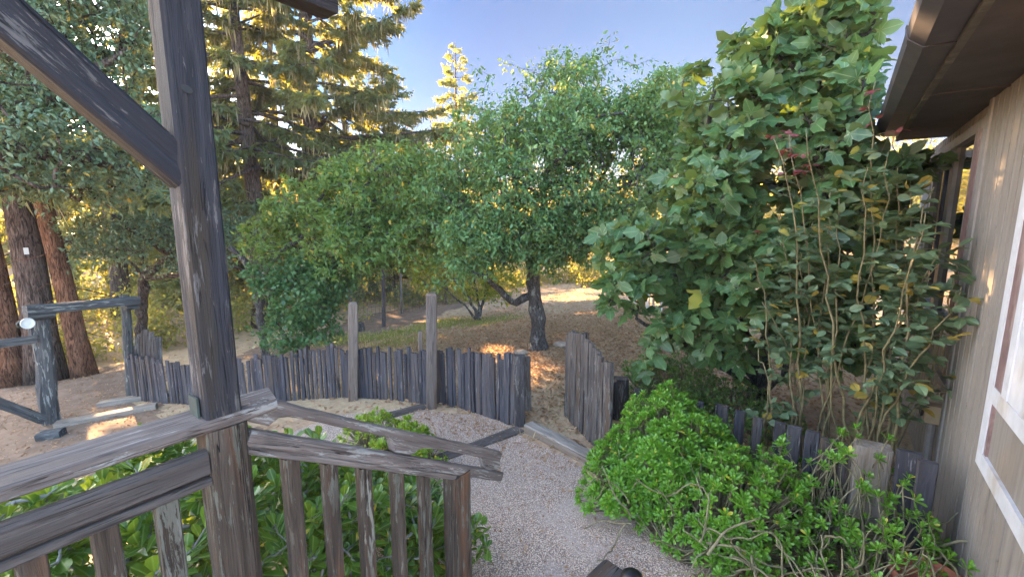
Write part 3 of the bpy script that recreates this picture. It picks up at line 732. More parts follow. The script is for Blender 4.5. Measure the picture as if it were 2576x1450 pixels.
for z in (.28, .85):
    beam('crossbar', gb0+nr*sgn*.045+(0, 0, z), gb1+nr*sgn*.045+(0, 0, z), .06, .035, W_gate, gg)
ep = thing('corner_post', 'stubby dark square post with lichen top just right of the gate', 'post', tuple(gr(1562, 1050)))
b = gr(1562, 1052); d = math.hypot(b[0], b[1])
beam('post', b-(0, 0, .05), ad(1560, 950, d), .2, .15, W_gate, ep, up=(.4, -.9, 0), rough=.004, lump=.002, bev=.012)

# low fence of spaced boards between shrub and rose
lf = thing('low_board_fence', 'low fence of spaced weathered boards half hidden behind the bright shrub', 'fence', (-.6, 4.8, 0))
for (px, py, w) in ((1605, 975, .10), (1650, 995, .09), (1715, 1003, .08), (1760, 1010, .07), (1815, 1018, .105), (1862, 1033, .085), (1907, 1050, .075), (1962, 1062, .085), (1998, 1072, .10), (2045, 1085, .09), (2090, 1105, .12), (2130, 1120, .08), (2290, 1135, .13), (2335, 1160, .10)):
    d = np.interp(px, [1600, 1815, 2090, 2340], [4.95, 4.55, 4.15, 3.98]); t = ad(px, py, d)
    beam('board', (t[0], t[1], -.05), t, w, .045, W_fence, lf, up=(.1, -1, 0), bev=.006, rough=.003, lump=.002, seg=.08)
t = ad(2195, 1118, 4.05); beam('wide_board', (t[0], t[1], -.05), t, .21, .14, W_timber, lf, up=(.1, -1, 0), bev=.012, rough=.003, lump=.002)

# timbers lying on the path edge
def timber(pa, pb, w, t, label, mat=W_timber, lift=0.0):
    A, B = gr(*pa), gr(*pb)
    o = beam('landscape_timber', A+(0, 0, t/2-.02+lift), B+(0, 0, t/2-.02+lift), w, t, mat, None, bev=.012, rough=.003, lump=.002, seg=.06)
    return tag(o, label, 'timber')
timber((945, 1058), (1068, 1024), .16, .06, 'flat grey plank on the gravel below the taller post', W_gate)
timber((1075, 1165), (1308, 1082), .17, .05, 'worn plank sunk across the gravel in front of the gateway', W_gate)
timber((1330, 1082), (1500, 1172), .15, .12, 'pale raised timber curb below the open gate')
timber((1405, 1570), (1548, 1428), .19, .05, 'dark brown timber edging at the bottom under the bright shrub', W_gate)
for k, (pa, pb, lb) in enumerate((((250, 1022), (430, 993), 'sunlit upper step plank on the dirt slope beside the arch'), ((140, 1075), (395, 1025), 'long lower step plank on the dirt slope beside the arch'))):
    timber(pa, pb, .16, .10, lb)
timber((100, 1105), (160, 1095), .16, .12, 'short dark timber end on the slope below the arch', W_arch)

# ------------------------------------------------------------------ the garden arch at left
ar = thing('garden_arch', 'rough grey log arch with two leaning posts and a flat beam', 'arch', tuple(gr(130, 1062)))
A0 = gr(130, 1064); dA = math.hypot(*A0[:2]); B0 = gr(330, 1003); dB = math.hypot(*B0[:2])
beam('post', A0-(0, 0, .05), ad(95, 795, dA), .19, .19, W_arch, ar, up=(.8, -.5, 0), bev=.05, rough=.006, lump=.008, seg=.12)
beam('post', B0-(0, 0, .05), ad(313, 742, dB), .12, .12, W_arch, ar, up=(.8, -.5, 0), bev=.03, rough=.004, lump=.004, seg=.12)
La, Lb = ad(62, 779, dA*.985), ad(345, 756, dB*.985)
beam('lintel', La, Lb, .2, .13, W_arch, ar, bev=.02, rough=.005, lump=.004, seg=.12)
beam('bolster', La+(Lb-La)*.0-(0, 0, .11), La+(Lb-La)*.22-(0, 0, .10), .17, .10, W_arch, ar, bev=.03, rough=.005, lump=.006)
beam('bolster', La+(Lb-La)*.86-(0, 0, .10), La+(Lb-La)*.99-(0, 0, .10), .15, .08, W_arch, ar, bev=.03, rough=.004)
beam('side_rail', ad(-60, 872, dA*.97), ad(92, 852, dA*.985), .05, .11, W_arch, ar, rough=.003)
beam('diagonal_brace', ad(-40, 1000, dA*.96), ad(110, 1056, dA*.98), .09, .12, W_arch, ar, rough=.005, lump=.004)
fl = thing('flood_lamp', 'round white flood lamp fixed under the arch beam', 'lamp', tuple(ad(70, 812, dA*.95)))
c = ad(70, 813, dA*.95); tow = unit(np.array([-c[0]*.8, -c[1], -.3+CAMZ-c[2]])*np.array([1, 1, .3]))
lathe('lamp_head', [(.02, -.14), (.045, -.12), (.06, -.05), (.075, -.02), (.075, 0), (.066, .004), (.06, -.008), (.03, -.006), (.0001, -.004)], c, M_lampw, fl, 18, tuple(tow+np.array([.3, .1, 0])))
c2 = ad(54, 815, dA*.96); lathe('lamp_base', [(.03, -.06), (.05, -.05), (.055, .03), (.04, .06)], c2, M_iron, fl, 12, tuple(tow))
a = Acc(); pass

# white tag on the big trunk is built with the trunk below

# ------------------------------------------------------------------ broadleaf trees
def curve_to(p0, p1, n, sag, jit):
    t = np.linspace(0, 1, n+1)[1:, None]; m = p0+(p1-p0)*t
    L = np.linalg.norm(p1-p0); s = np.sin(t*np.pi)
    return m+s*(np.array([0, 0, sag*L])+rng.normal(0, jit*L, 3))+rng.normal(0, .012*L, (n, 3))*(t < 1)
def skeleton(limbs, tips, bias=.35, jit=.06, sag=.06):
    """limbs: list of (points, radii); tips grow to the nearest node.  returns list of (path,radii_count idx)"""
    nodes = []; par = []; fixed = []
    for pts, rad in limbs:
        pts = np.asarray(pts, float); rad = np.asarray(rad, float)
        L = np.concatenate([[0], np.cumsum(np.linalg.norm(np.diff(pts, axis=0), axis=1))])
        m = max(2, int(L[-1]/.18)); s = np.linspace(0, L[-1], m+1)
        q = np.stack([np.interp(s, L, pts[:, k]) for k in range(3)], -1)
        q[1:-1] += rng.normal(0, .012, (m-1, 3))
        nodes += list(q); fixed.append((q, np.interp(s, L, rad)))
    nodes = np.array(nodes); nf = len(nodes)
    cap = nf+len(tips)*5+10
    N = np.zeros((cap, 3)); N[:nf] = nodes; par = -np.ones(cap, int); cnt = nf
    base = nodes[0]
    order = np.argsort(np.linalg.norm(tips-nodes[:nf].mean(0), axis=1))
    paths = []
    for ti in order:
        p = tips[ti]; dv = N[:cnt]-p
        dist = np.linalg.norm(dv, axis=1)+bias*np.maximum(N[:cnt, 2]-p[2], 0)
        j = int(np.argmin(dist)); d0 = np.linalg.norm(p-N[j])
        n = int(np.clip(d0/.22, 2, 5))
        q = curve_to(N[j], p, n, sag, jit)
        ids = [j]
        for c in q:
            N[cnt] = c; par[cnt] = ids[-1]; ids.append(cnt); cnt += 1
        paths.append(ids)
    w = np.zeros(cnt)
    for ids in paths: w[ids[-1]] += 1
    for i in range(cnt-1, nf-1, -1):
        w[par[i]] += w[i]
    return N[:cnt], paths, w, fixed
def ell_points(ells, n, shell=.5, lump=.55, seed=1.0, k=1.6):
    out = []
    vol = np.array([e[1][0]*e[1][1]*e[1][2] for e in ells])**.8; vol = vol/vol.sum()
    for (c, r), f in zip(ells, vol):
        m = int(n*f*1.9)+6
        u = rdir(m)*(shell+(1-shell)*rng.uniform(0, 1, (m, 1))**.5)
        p = np.array(c)+u*np.array(r)
        ok = wob(p, k, seed) > -.9+lump*rng.uniform(0, 1.6, m)
        out.append(p[ok])
    out = np.concatenate(out)
    return out[rng.permutation(len(out))[:n]]
def tree(name, label, cat, limbs, ells, ntips, lsize, per, matl, matb, T, shell=.45, droop=.35, lump=.5, seed=1.0, keep=None, twig=.0035, spread=.09, group=None, extra=None, lenr=(.25, .5), upn=.9, parts=True):
    base = np.asarray(limbs[0][0][0], float)
    root = thing(name, label, cat, tuple(base), group)
    tips = ell_points(ells, ntips, shell, lump, seed)
    if extra is not None: tips = np.concatenate([tips, extra])
    if keep is not None: tips = tips[keep(tips)]
    N, paths, w, fixed = skeleton(limbs, tips)
    a = Acc()
    for q, r in fixed: a.tube(q, r*(1+.12*np.sin(np.arange(len(q))*1.7)), 9)
    for ids in paths:
        r = np.clip(twig*np.maximum(w[ids], 1)**.5, twig, .035); r[0] = min(r[0], r[1]*1.3); a.tube(N[ids], r, 4 if r.max() < .012 else 6, False)
    a.build('trunk', matb, root, smooth=True)
    # leaves along the end of every path
    P, D = [], []
    for ids in paths:
        q = N[ids]; s = np.concatenate([[0], np.cumsum(np.linalg.norm(np.diff(q, axis=0), axis=1))])
        L = min(s[-1], rng.uniform(*lenr)); m = max(3, int(per*rng.uniform(.7, 1.3)))
        t = s[-1]-L*rng.uniform(0, 1, m)**1.1
        pt = np.stack([np.interp(t, s, q[:, k]) for k in range(3)], -1)
        dr = unit(q[-1]-q[-2])[None]
        P.append(pt+rng.normal(0, spread, (m, 3))*(1-.6*(t[:, None] > s[-1]-.05))); D.append(np.repeat(dr, m, 0))
    P = np.concatenate(P); D = np.concatenate(D)
    n = len(P); d = unit(D*.5+rdir(n)*.9+np.array([0, 0, -droop]))
    nm = unit(rdir(n)*.75+np.array([0, 0, upn]))
    if keep is not None:
        k = keep(P); P, d, nm = P[k], d[k], nm[k]; n = len(P)
    sz = lsize*rng.uniform(.6, 1.25, n); a = Acc(); a.inst(T, frames(d, nm, np.stack([sz, sz*rng.uniform(.75, 1.15, n), sz*rng.uniform(-.3, 2.6, n)], -1)), P)
    a.build('crown', matl, root, lp=True)
    return root, N, paths
OVAL = (np.array([(0, 0, 0), (.22, .19, .05), (.5, .25, .07), (.8, .14, .03), (1, 0, -.06), (.8, -.14, .03), (.5, -.25, .07), (.22, -.19, .05), (.5, 0, 0)]),
        [np.array([(0, 8, 2, 1), (8, 4, 3, 2), (0, 7, 6, 8), (8, 6, 5, 4)])])
# main apple tree
b = ap; dA_ = math.hypot(b[0], b[1])
q = lambda x, y, dd=0.0: ad(x, y, dA_+dd)
trunk = [b-(0, 0, .1), b+(0, 0, .12), q(1352, 800), q(1346, 740), q(1340, 690), q(1345, 640)]
limbs = [(trunk, [.24, .165, .145, .14, .115, .10]),
         ([q(1342, 740), q(1318, 748, -.05), q(1290, 768, -.1), q(1272, 745, -.15), q(1245, 715, -.3), q(1200, 690, -.6), q(1140, 640, -1)], [.07, .075, .075, .06, .055, .045, .03]),
         ([q(1345, 645), q(1330, 590, .1), q(1290, 560, .2), q(1230, 520, .3), q(1180, 440, .3)], [.085, .06, .05, .04, .025]),
         ([q(1345, 645), q(1360, 560, .2), q(1372, 470, .2), q(1380, 380, .2), q(1350, 300, .1)], [.085, .06, .045, .035, .02]),
         ([q(1360, 560, .2), q(1430, 520, -.2), q(1520, 490, -.4), q(1600, 450, -.4)], [.05, .045, .035, .025]),
         ([q(1346, 640), q(1400, 600, .5), q(1470, 520, .9), q(1540, 400, 1)], [.06, .05, .04, .025]),
         ([q(1380, 390, .2), q(1330, 340, -.3), q(1250, 310, -.5)], [.035, .03, .02]),
         ([q(1380, 380, .2), q(1440, 330, -.3), q(1500, 290, -.5), q(1570, 285, -.5)], [.03, .03, .025, .018])]
ells = [(ad(1400, 440, 8.6), (1.75, 1.6, 1.3)), (ad(1240, 520, 8.2), (1.3, 1.3, 1.05)), (ad(1600, 470, 8.7), (1.4, 1.4, 1.15)), (ad(1430, 300, 8.9), (1.5, 1.3, .85)),
        (ad(1250, 390, 8.6), (1.05, 1.2, .8)), (ad(1180, 620, 7.7), (.75, .7, .5)), (ad(1500, 590, 8.3), (1.1, 1.0, .55)), (ad(1650, 320, 9.2), (1.1, 1.1, .85)), (ad(1300, 600, 8.0), (.9, .9, .5)),
        (ad(1430, 205, 9.2), (.85, .8, .5)), (ad(1120, 680, 7.6), (.45, .5, .3)), (ad(1400, 640, 8.4), (.7, .7, .35))]
ells = [(c, tuple(1.14*x for x in r)) for c, r in ells]+[(ad(1720, 420, 9.4), (1.0, 1, 1.0)), (ad(1120, 500, 8.6), (.8, .9, .7)), (ad(1560, 300, 9.3), (1.0, 1, .7)), (ad(1700, 270, 9.4), (.9, .9, .75)), (ad(1640, 250, 9.3), (.85, .9, .6)), (ad(1680, 420, 9.0), (.8, .8, .8))]
ex = np.array([ad(1535, 85, 8.9), ad(1530, 120, 8.9), ad(1200, 175, 8.5), ad(1265, 160, 8.5), ad(1300, 170, 8.6), ad(1230, 190, 8.4), ad(1400, 125, 8.9), ad(1440, 130, 9), ad(1640, 150, 9), ad(1600, 165, 9), ad(1560, 150, 9), ad(1215, 230, 8.4), ad(1180, 260, 8.3),
               ad(1088, 735, 7.4), ad(1095, 700, 7.4), ad(1160, 720, 7.3), ad(1160, 690, 7.4), ad(1140, 560, 7.4), ad(1105, 660, 7.5)])
tree('apple_tree', 'old apple tree with a crooked low limb behind the picket fence', 'tree', limbs, ells, 3300, .080, 25, L_apple, B_apple, OVAL, .15, .45, .95, 2.2, None, .0035, .085, None, ex)
# second apple tree, left
b = gr(655, 890); b = az(655, 10.6); d2 = 10.6
q = lambda x, y, dd=0.0: ad(x, y, d2+dd)
limbs = [([b-(0, 0, .1), q(650, 780), q(643, 700), q(620, 655), q(575, 620)], [.09, .075, .07, .06, .04]),
         ([q(645, 720), q(690, 650, -.4), q(760, 590, -.8), q(850, 540, -1.1), q(950, 500, -1.3)], [.055, .05, .045, .04, .03]),
         ([q(760, 590, -.8), q(800, 520, -1), q(830, 450, -1.1), q(900, 410, -1.2)], [.035, .03, .025, .02]),
         ([q(850, 540, -1.1), q(940, 580, -1.6), q(1030, 600, -1.9)], [.035, .03, .02])]
ells = [(ad(830, 520, 9.7), (1.2, 1.2, .85)), (ad(990, 480, 9.3), (1.2, 1.2, .9)), (ad(720, 600, 10), (.75, .9, .55)), (ad(900, 620, 9.1), (1.1, 1.1, .65)), (ad(1060, 600, 8.7), (.8, .8, .65)), (ad(1090, 440, 9.2), (.7, .8, .6)), (ad(880, 440, 9.7), (.7, .8, .45))]
ex = np.array([ad(1010, 360, 9.2), ad(1015, 380, 9.2), ad(920, 380, 9.4), ad(870, 400, 9.4), ad(800, 420, 9.6), ad(1040, 390, 9), ad(740, 480, 9.9), ad(640, 600, 10.2)])
tree('apple_tree', 'leafy apple tree with yellow lit leaves spreading left of the tall fence posts', 'tree', limbs, ells, 1050, .09, 26, L_apple2, B_apple, OVAL, .15, .45, 1.05, 4.1, None, .0035, .085, None, ex)
# dark vine-like shrub at the fence
b = az(760, 9.3)
limbs = [([b-(0, 0, .05), b+(0.05, 0, .5), ad(760, 760, 9.3), ad(750, 690, 9.3)], [.05, .04, .03, .02]), ([b+(-.1, .1, 0), ad(690, 800, 9.4), ad(670, 740, 9.5)], [.035, .025, .015])]
ells = [(ad(770, 740, 9.2), (.75, .7, .65)), (ad(720, 830, 9.2), (.6, .6, .4)), (ad(830, 700, 9.2), (.5, .6, .45)), (ad(700, 690, 9.5), (.5, .6, .4)), (ad(800, 820, 9), (.45, .5, .35))]
HEART = (np.array([(0, 0, 0), (.05, .3, .05), (.35, .42, .08), (.75, .2, .03), (1, 0, -.05), (.75, -.2, .03), (.35, -.42, .08), (.05, -.3, .05), (.4, 0, 0)]), [np.array([(0, 8, 2, 1), (8, 4, 3, 2), (0, 7, 6, 8), (8, 6, 5, 4)])])
tree('dark_shrub', 'dark green round leaved shrub rising behind the left part of the fence', 'shrub', limbs, ells, 330, .075, 24, L_vine, B_twig, HEART, .4, .5, .5, 1.7, None, .003, .08)
# yellow-green bush beyond
b = gr(1200, 805); db = math.hypot(b[0], b[1]); q = lambda x, y, dd=0: ad(x, y, db+dd)
limbs = [([b, q(1215, 760), q(1230, 700)], [.07, .05, .03]), ([b+(.1, 0, 0), q(1180, 750), q(1120, 680)], [.06, .04, .025]), ([b+(0, .1, 0), q(1200, 740), q(1190, 680)], [.05, .04, .02]), ([b, q(1170, 770), q(1110, 720)], [.04, .03, .02])]
ells = [(q(1180, 700), (1.3, 1.1, .75)), (q(1080, 690), (.8, .9, .6)), (q(1270, 720), (.7, .8, .6)), (q(1070, 640), (.6, .6, .5))]
tree('quince_bush', 'yellow green bush with several stems under the apple crown', 'bush', limbs, ells, 190, .10, 24, L_bush, B_apple, OVAL, .4, .3, .5, 3.3, None, .0035, .10)
# oak canopy at upper left
b = np.array([-9.2, -2.6, float(hgt(-9.2, -2.6))])
limbs = [([b, b+(.2, .3, 2.2), b+(.5, .8, 3.6), ad(60, 300, 7.8), ad(120, 100, 7.6)], [.28, .24, .19, .12, .07]), ([b+(.5, .8, 3.6), ad(100, 380, 7.2), ad(200, 400, 7.2), ad(330, 430, 7.6)], [.12, .09, .06, .04]), ([ad(60, 300, 7.8), ad(200, 200, 7.2), ad(330, 120, 7.3)], [.09, .06, .03])]
ells = [(ad(60, 330, 7.2), (1.0, 1.1, .8)), (ad(230, 330, 7.0), (.9, 1, .6)), (ad(330, 430, 7.6), (.7, .8, .4)), (ad(60, 130, 7.4), (1.2, 1.2, .9)), (ad(240, 60, 7.3), (1.0, 1, .6)), (ad(350, 60, 7.5), (.6, .7, .5)), (ad(120, 450, 7.6), (.9, .9, .4)), (ad(-60, 250, 7.4), (1.0, 1, 1)), (ad(-120, 80, 8), (1.2, 1.3, 1.2)), (ad(60, -60, 7.8), (1.4, 1.3, .9))]
tree('oak_tree', 'oak canopy with bluish small leaves hanging in at the upper left', 'tree', limbs, ells, 880, .062, 34, L_oak, B_fir, OVAL, .3, .5, .7, 5.0, None, .0035, .09)
# darker oak behind the post
b = az(330, 15.5); q = lambda x, y, dd=0: ad(x, y, 13.5+dd)
limbs = [([b, q(360, 700, 1), q(430, 640), q(470, 560)], [.14, .11, .09, .06]), ([q(430, 640), q(330, 580), q(280, 540)], [.07, .05, .03]), ([q(360, 700, 1), q(480, 690), q(560, 640)], [.07, .05, .03])]
ells = [(q(330, 560), (1.2, 1.2, .8)), (q(440, 520), (1.2, 1.2, .8)), (q(400, 640), (1.1, 1.1, .5)), (q(260, 600), (.8, 1, .6)), (q(570, 600), (1, 1, .8)), (q(500, 620), (1, 1, .6))]
tree('oak_tree', 'dark dense oak in the wood behind the tall porch post', 'tree', limbs, ells, 520, .085, 30, L_oak, B_fir, OVAL, .35, .4, .6, 6.0, None, .004, .12)

# ------------------------------------------------------------------ fig tree
def fig_leaf():
    # palmate outline: three long lobes, two short, folded and cupped
    out = [(0, .0), (-.10, .12), (-.06, .26), (.10, .33), (.30, .50), (.38, .40), (.36, .22), (.55, .24), (.78, .17), (1.0, 0)]
    pts = out+[(x, -y) for x, y in out[-2:0:-1]]
    v = [(.12, 0, 0)]
    for (x, y) in pts: y *= 1.32; v.append((x, y, .10*abs(y)-.22*max(0, x-.3)**2-.10*(abs(y) > .3)))
    # spine points
    v += [(.4, 0, -.02), (.7, 0, -.06)]
    n = len(pts); sp1, sp2 = n+1, n+2
    F3, F4 = [], []
    ring = list(range(1, n+1))
    half = ring[:10]
    def add(h, flip):
        seqs = [(0, h[0], h[1]), (0, h[1], h[2]), (0, h[2], h[3]), (0, h[3], h[6]), (h[3], h[4], h[5]), (h[3], h[5], h[6]), (0, h[6], sp1), (sp1, h[6], h[7]), (sp1, h[7], sp2), (sp2, h[7], h[8]), (sp2, h[8], h[9])]
        for s in seqs: F3.append(s if flip else s[::-1])
    add(half, False)
    other = [1]+ring[:9:-1]; other = [1]+[ring[-k] for k in range(1, 9)]+[ring[9]]
    add(other, True)
    return (np.array(v), [np.array(F3)])
FIG = fig_leaf()
b = np.array([-.75, 6.5, 0])
limbs = [([b-(0, 0, .1), b+(0, 0, .5), b+(.1, 0, 1.2), b+(.2, .1, 2.3), b+(.5, .1, 3.4)], [.13, .11, .09, .06, .03]),
         ([b+(0, 0, .4), b+(-.5, -.3, 1.0), b+(-1.1, -.8, 1.5), ad(1560, 640, 5.1)], [.08, .06, .045, .02]),
         ([b+(0, 0, .5), b+(-.4, -.2, 1.7), b+(-.8, -.4, 2.6), ad(1800, 200, 6)], [.07, .055, .04, .02]),
         ([b+(.1, 0, 1.0), b+(.3, -.6, 1.5), b+(.3, -1.0, 2.2)], [.05, .04, .025]),
         ([b+(0, 0, .3), b+(-.6, -.7, .8), ad(1600, 800, 5)], [.05, .035, .018]),
         ([b+(0, 0, .2), b+(.3, -.5, .6), b+(.5, -.7, 1.3)], [.05, .04, .02])]
ells = [(ad(1980, 480, 6.0), (1.0, .9, 1.1)), (ad(1750, 560, 5.7), (.8, .8, .62)), (ad(1600, 620, 5.3), (.5, .55, .38)), (ad(2160, 230, 6.3), (.75, .9, 1.0)), (ad(1870, 310, 6.1), (.7, .8, .7)), (ad(1850, 700, 5.7), (.9, .8, .6)), (ad(2120, 620, 6.2), (.6, .8, .9)),
        (ad(1560, 720, 5.0), (.32, .35, .25)), (ad(2150, 60, 6.5), (.8, .9, .8)), (ad(1690, 760, 5.4), (.5, .5, .32)), (ad(1980, 140, 6.4), (.7, .8, .5)), (ad(1800, 860, 5.6), (.5, .4, .25)), (ad(2090, 860, 5.9), (.5, .5, .35)), (ad(2230, 480, 6.7), (.5, .7, .8)), (ad(2220, 300, 6.8), (.5, .7, .7))]
ex = np.array([ad(1720, 195, 6.1), ad(1760, 165, 6.1), ad(1840, 130, 6.2), ad(1900, 120, 6.3), ad(1690, 255, 6), ad(2000, 60, 6.4), ad(2080, 10, 6.5), ad(1645, 850, 5.2), ad(1620, 920, 4.9), ad(1545, 690, 4.9), ad(1570, 700, 4.9)])
figkeep = lambda p: (p[:, 0] < .70-.62*(p[:, 2] > 3.12)) & (p[:, 2] > .45)
fr = thing('fig_tree', 'big fig tree with broad lobed leaves beside the house wall', 'tree', tuple(b))
tips = np.concatenate([ell_points(ells, 1000, .3, .75, 1.3, 2.4), ex]); tips = tips[figkeep(tips)]
N, paths, w, fixed = skeleton(limbs, tips, .3, .07, -.03)
a = Acc(); P, D, SC = [], [], []
for qq, r in fixed: a.tube(qq, r, 9)
pet = Acc(); figs = Acc()
th = np.arange(6)*np.pi/3
fs_ = np.array([(0, 0, 0)]+[(.3, .32*math.cos(t), .32*math.sin(t)) for t in th]+[(.65, .5*math.cos(t), .5*math.sin(t)) for t in th]+[(.92, .3*math.cos(t), .3*math.sin(t)) for t in th]+[(1, 0, 0)])
FS = [np.array([(0, 1+(k+1) % 6, 1+k) for k in range(6)]+[(19, 13+k, 13+(k+1) % 6) for k in range(6)]), np.array([(1+6*r+k, 1+6*r+(k+1) % 6, 7+6*r+(k+1) % 6, 7+6*r+k) for r in range(2) for k in range(6)])]
fp, fd = [], []
for ids in paths:
    qq = N[ids]; r = np.clip(.006*np.maximum(w[ids], 1)**.5, .006, .04); a.tube(qq, r, 6, False)
    ax = unit(qq[-1]-qq[-2]); m = rng.integers(6, 10)
    u = unit(np.cross(ax, (0.1, .2, 1))); v2 = np.cross(ax, u)
    L = np.linalg.norm(qq[-1]-qq[0])
    for k in range(m):
        t = k/m; s0 = qq[-1]-ax*min(L, .3)*t*.9
        an = k*2.4+rng.normal(0, .2); rad_ = u*math.cos(an)+v2*math.sin(an)
        dd = unit(rad_*(.35+.8*t)+ax*(.9-.6*t)+np.array([0, 0, .25])+rng.normal(0, .15, 3))
        pl_ = rng.uniform(.05, .11); e = s0+dd*pl_+np.array([0, 0, -.01])
        pet.tube([s0, s0+dd*pl_*.55+(0, 0, .006), e], .0028, 4, False)
        P.append(e-dd*.012); D.append(unit(dd*np.array([1, 1, .5])+np.array([0, 0, -.15-.3*t])+rng.normal(0, .28, 3))); SC.append(rng.uniform(.11, .25))
        if rng.uniform() < .13: fp.append(s0+rad_*.012); fd.append(unit(rad_+ax*.5+(0, 0, .1)))
a.build('trunk', B_fig, fr, smooth=True)
P, D, SC = np.array(P), np.array(D), np.array(SC); k = figkeep(P); P, D, SC = P[k], D[k], SC[k]; n = len(P)
nm = unit(rdir(n)*.85+np.array([-.05, -.5, .75]))
a = Acc(); a.inst(FIG, frames(D, nm, np.stack([SC, SC*rng.uniform(.7, 1.1, n), SC*rng.uniform(.2, 3.0, n)], -1)), P); a.build('crown', L_fig, fr, lp=True, smooth=True)
pet.build('leaf_stalks', M_stem, fr, smooth=True)
fp, fd = np.array(fp), np.array(fd); near = np.argsort(np.linalg.norm(fp-(0, 0, CAMZ), axis=1))[:90]
figs.inst((fs_, FS), np.eye(3)[None], np.zeros((1, 3))); f0 = figs.build('fruit', M_figfruit, None, (0, 0, 0), smooth=True)
for i, j in enumerate(near):
    o = f0 if i == 0 else f0.copy()
    if i: col.objects.link(o)
    o.parent = fr; o.location = Vector(fp[j])-fr.location
    o.rotation_euler = Vector(fd[j]).to_track_quat('X', 'Z').to_euler(); s_ = rng.uniform(.03, .05); o.scale = (s_, s_, s_)

# ------------------------------------------------------------------ rose bush
rb = thing('rose_bush', 'tall thorny rose bush with oval leaves and red new shoots near wall', 'rose bush', (0.0, 5.05, 0))
canes = Acc(); lv = Acc(); rl = Acc()
bases = [ad(p, 1075, 5.0) for p in (1960, 2000, 2040, 2075, 2100, 2130, 2155, 2180, 2205, 2235)]
topsr = [(1890, 640), (1950, 350), (1985, 330), (2040, 560), (2025, 330), (2090, 480), (2120, 500), (2170, 420), (2195, 200), (2230, 380), (2260, 420), (2290, 460), (2330, 560), (2360, 640), (2380, 720), (1915, 760), (1960, 560), (2310, 700), (1900, 880), (2010, 640), (2340, 470), (2405, 640), (2330, 540), (2415, 720), (2385, 860), (2365, 660)]
RL = (np.array([(0, 0, 0), (.15, .22, .04), (.5, .33, .07), (.85, .18, .03), (1, 0, -.08), (.85, -.18, .03), (.5, -.33, .07), (.15, -.22, .04), (.5, 0, 0)]), OVAL[1])
for k, (tx, ty) in enumerate(topsr):
    b0 = np.array(bases[k*7 % len(bases)])
    if tx < 1960: b0 = np.array(bases[k % 3])
    if tx > 2240: b0 = np.array(bases[7+k % 3])
    b0[2] = 0.0; b0[:2] += rng.normal(0, .06, 2)
    e = ad(tx, ty, 4.75+rng.normal(0, .2)); e[0] = min(e[0], .73)
    m1 = b0+(e-b0)*.35+np.append(rng.normal(0, .17, 2), .1); m2 = b0+(e-b0)*.7+np.append(rng.normal(0, .16, 2), .1)
    t = np.linspace(0, 1, 16)[:, None]
    c = (1-t)**3*b0+3*(1-t)**2*t*m1+3*(1-t)*t*t*m2+t**3*e+rng.normal(0, .013, (16, 3))
    r0 = rng.uniform(.009, .017); canes.tube(c, np.linspace(r0, .0035, 16), 6)
    # thorns
    for j in range(2, 15):
        for _ in range(2):
            p = c[j]+(c[j-1]-c[j])*rng.uniform(); d_ = unit(rng.normal(size=3)*np.array([1, 1, .3])); canes.tube([p+d_*r0*.5, p+d_*(r0*.5+.006), p+d_*(r0*.5+.013)+(0, 0, -.003)], [.0035, .002, .0004], 4, False)
    red = ty < 360; rl = Acc()
    nl = 16
    for j in range(nl if ty < 820 else 6):
        f = .36+.64*(j+rng.uniform(0, .6))/nl
        if f > 1: f = 1.0
        p = np.array([np.interp(f, t[:, 0], c[:, kk]) for kk in range(3)])
        d_ = unit(np.append(rng.normal(size=2), .22)); L = rng.uniform(.10, .18); sidev = unit(np.cross(d_, (0, 0, 1)))
        canes.tube([p, p+d_*L*.5+(0, 0, .01), p+d_*L], .0016, 4, False)
        isred = red and f > .86
        A_ = rl if isred else lv; s0 = rng.uniform(.085, .125)*(.62 if isred else 1)
        for (u_, sd_) in ((.45, 1), (.45, -1), (.8, 1), (.8, -1), (1.0, 0)):
            if rng.uniform() < .12: continue
            dd = unit(d_*(.55 if sd_ else 1)+sidev*sd_*.9+(0, 0, rng.normal(-.15, .3)))
            nn = unit(np.array([0, -.25, 1])+rng.normal(0, .45, 3))
            A_.inst(RL, frames(dd[None], nn[None], np.array([s0*rng.uniform(.75, 1.1)])), (p+d_*L*u_)[None])
        if rl.n: rl.build('red_shoot', L_red, rb, lp=True); rl = Acc()
canes.build('canes', M_cane, rb, smooth=True); lv.build('leaves', L_rose, rb, lp=True)
# one small red bloom
fb_ = Acc(); c = ad(1905, 585, 4.7)
for k in range(22):
    an = k*2.4; rr = .004+.0011*k; d_ = np.array([math.cos(an), math.sin(an), 1.4-.07*k]); fb_.inst(HEART, frames(d_[None], np.array([[-math.cos(an), -math.sin(an), .4]]), np.array([.03])), (c+np.array([math.cos(an)*rr, math.sin(an)*rr, 0]))[None])
fb_.build('bloom', L_red, rb)

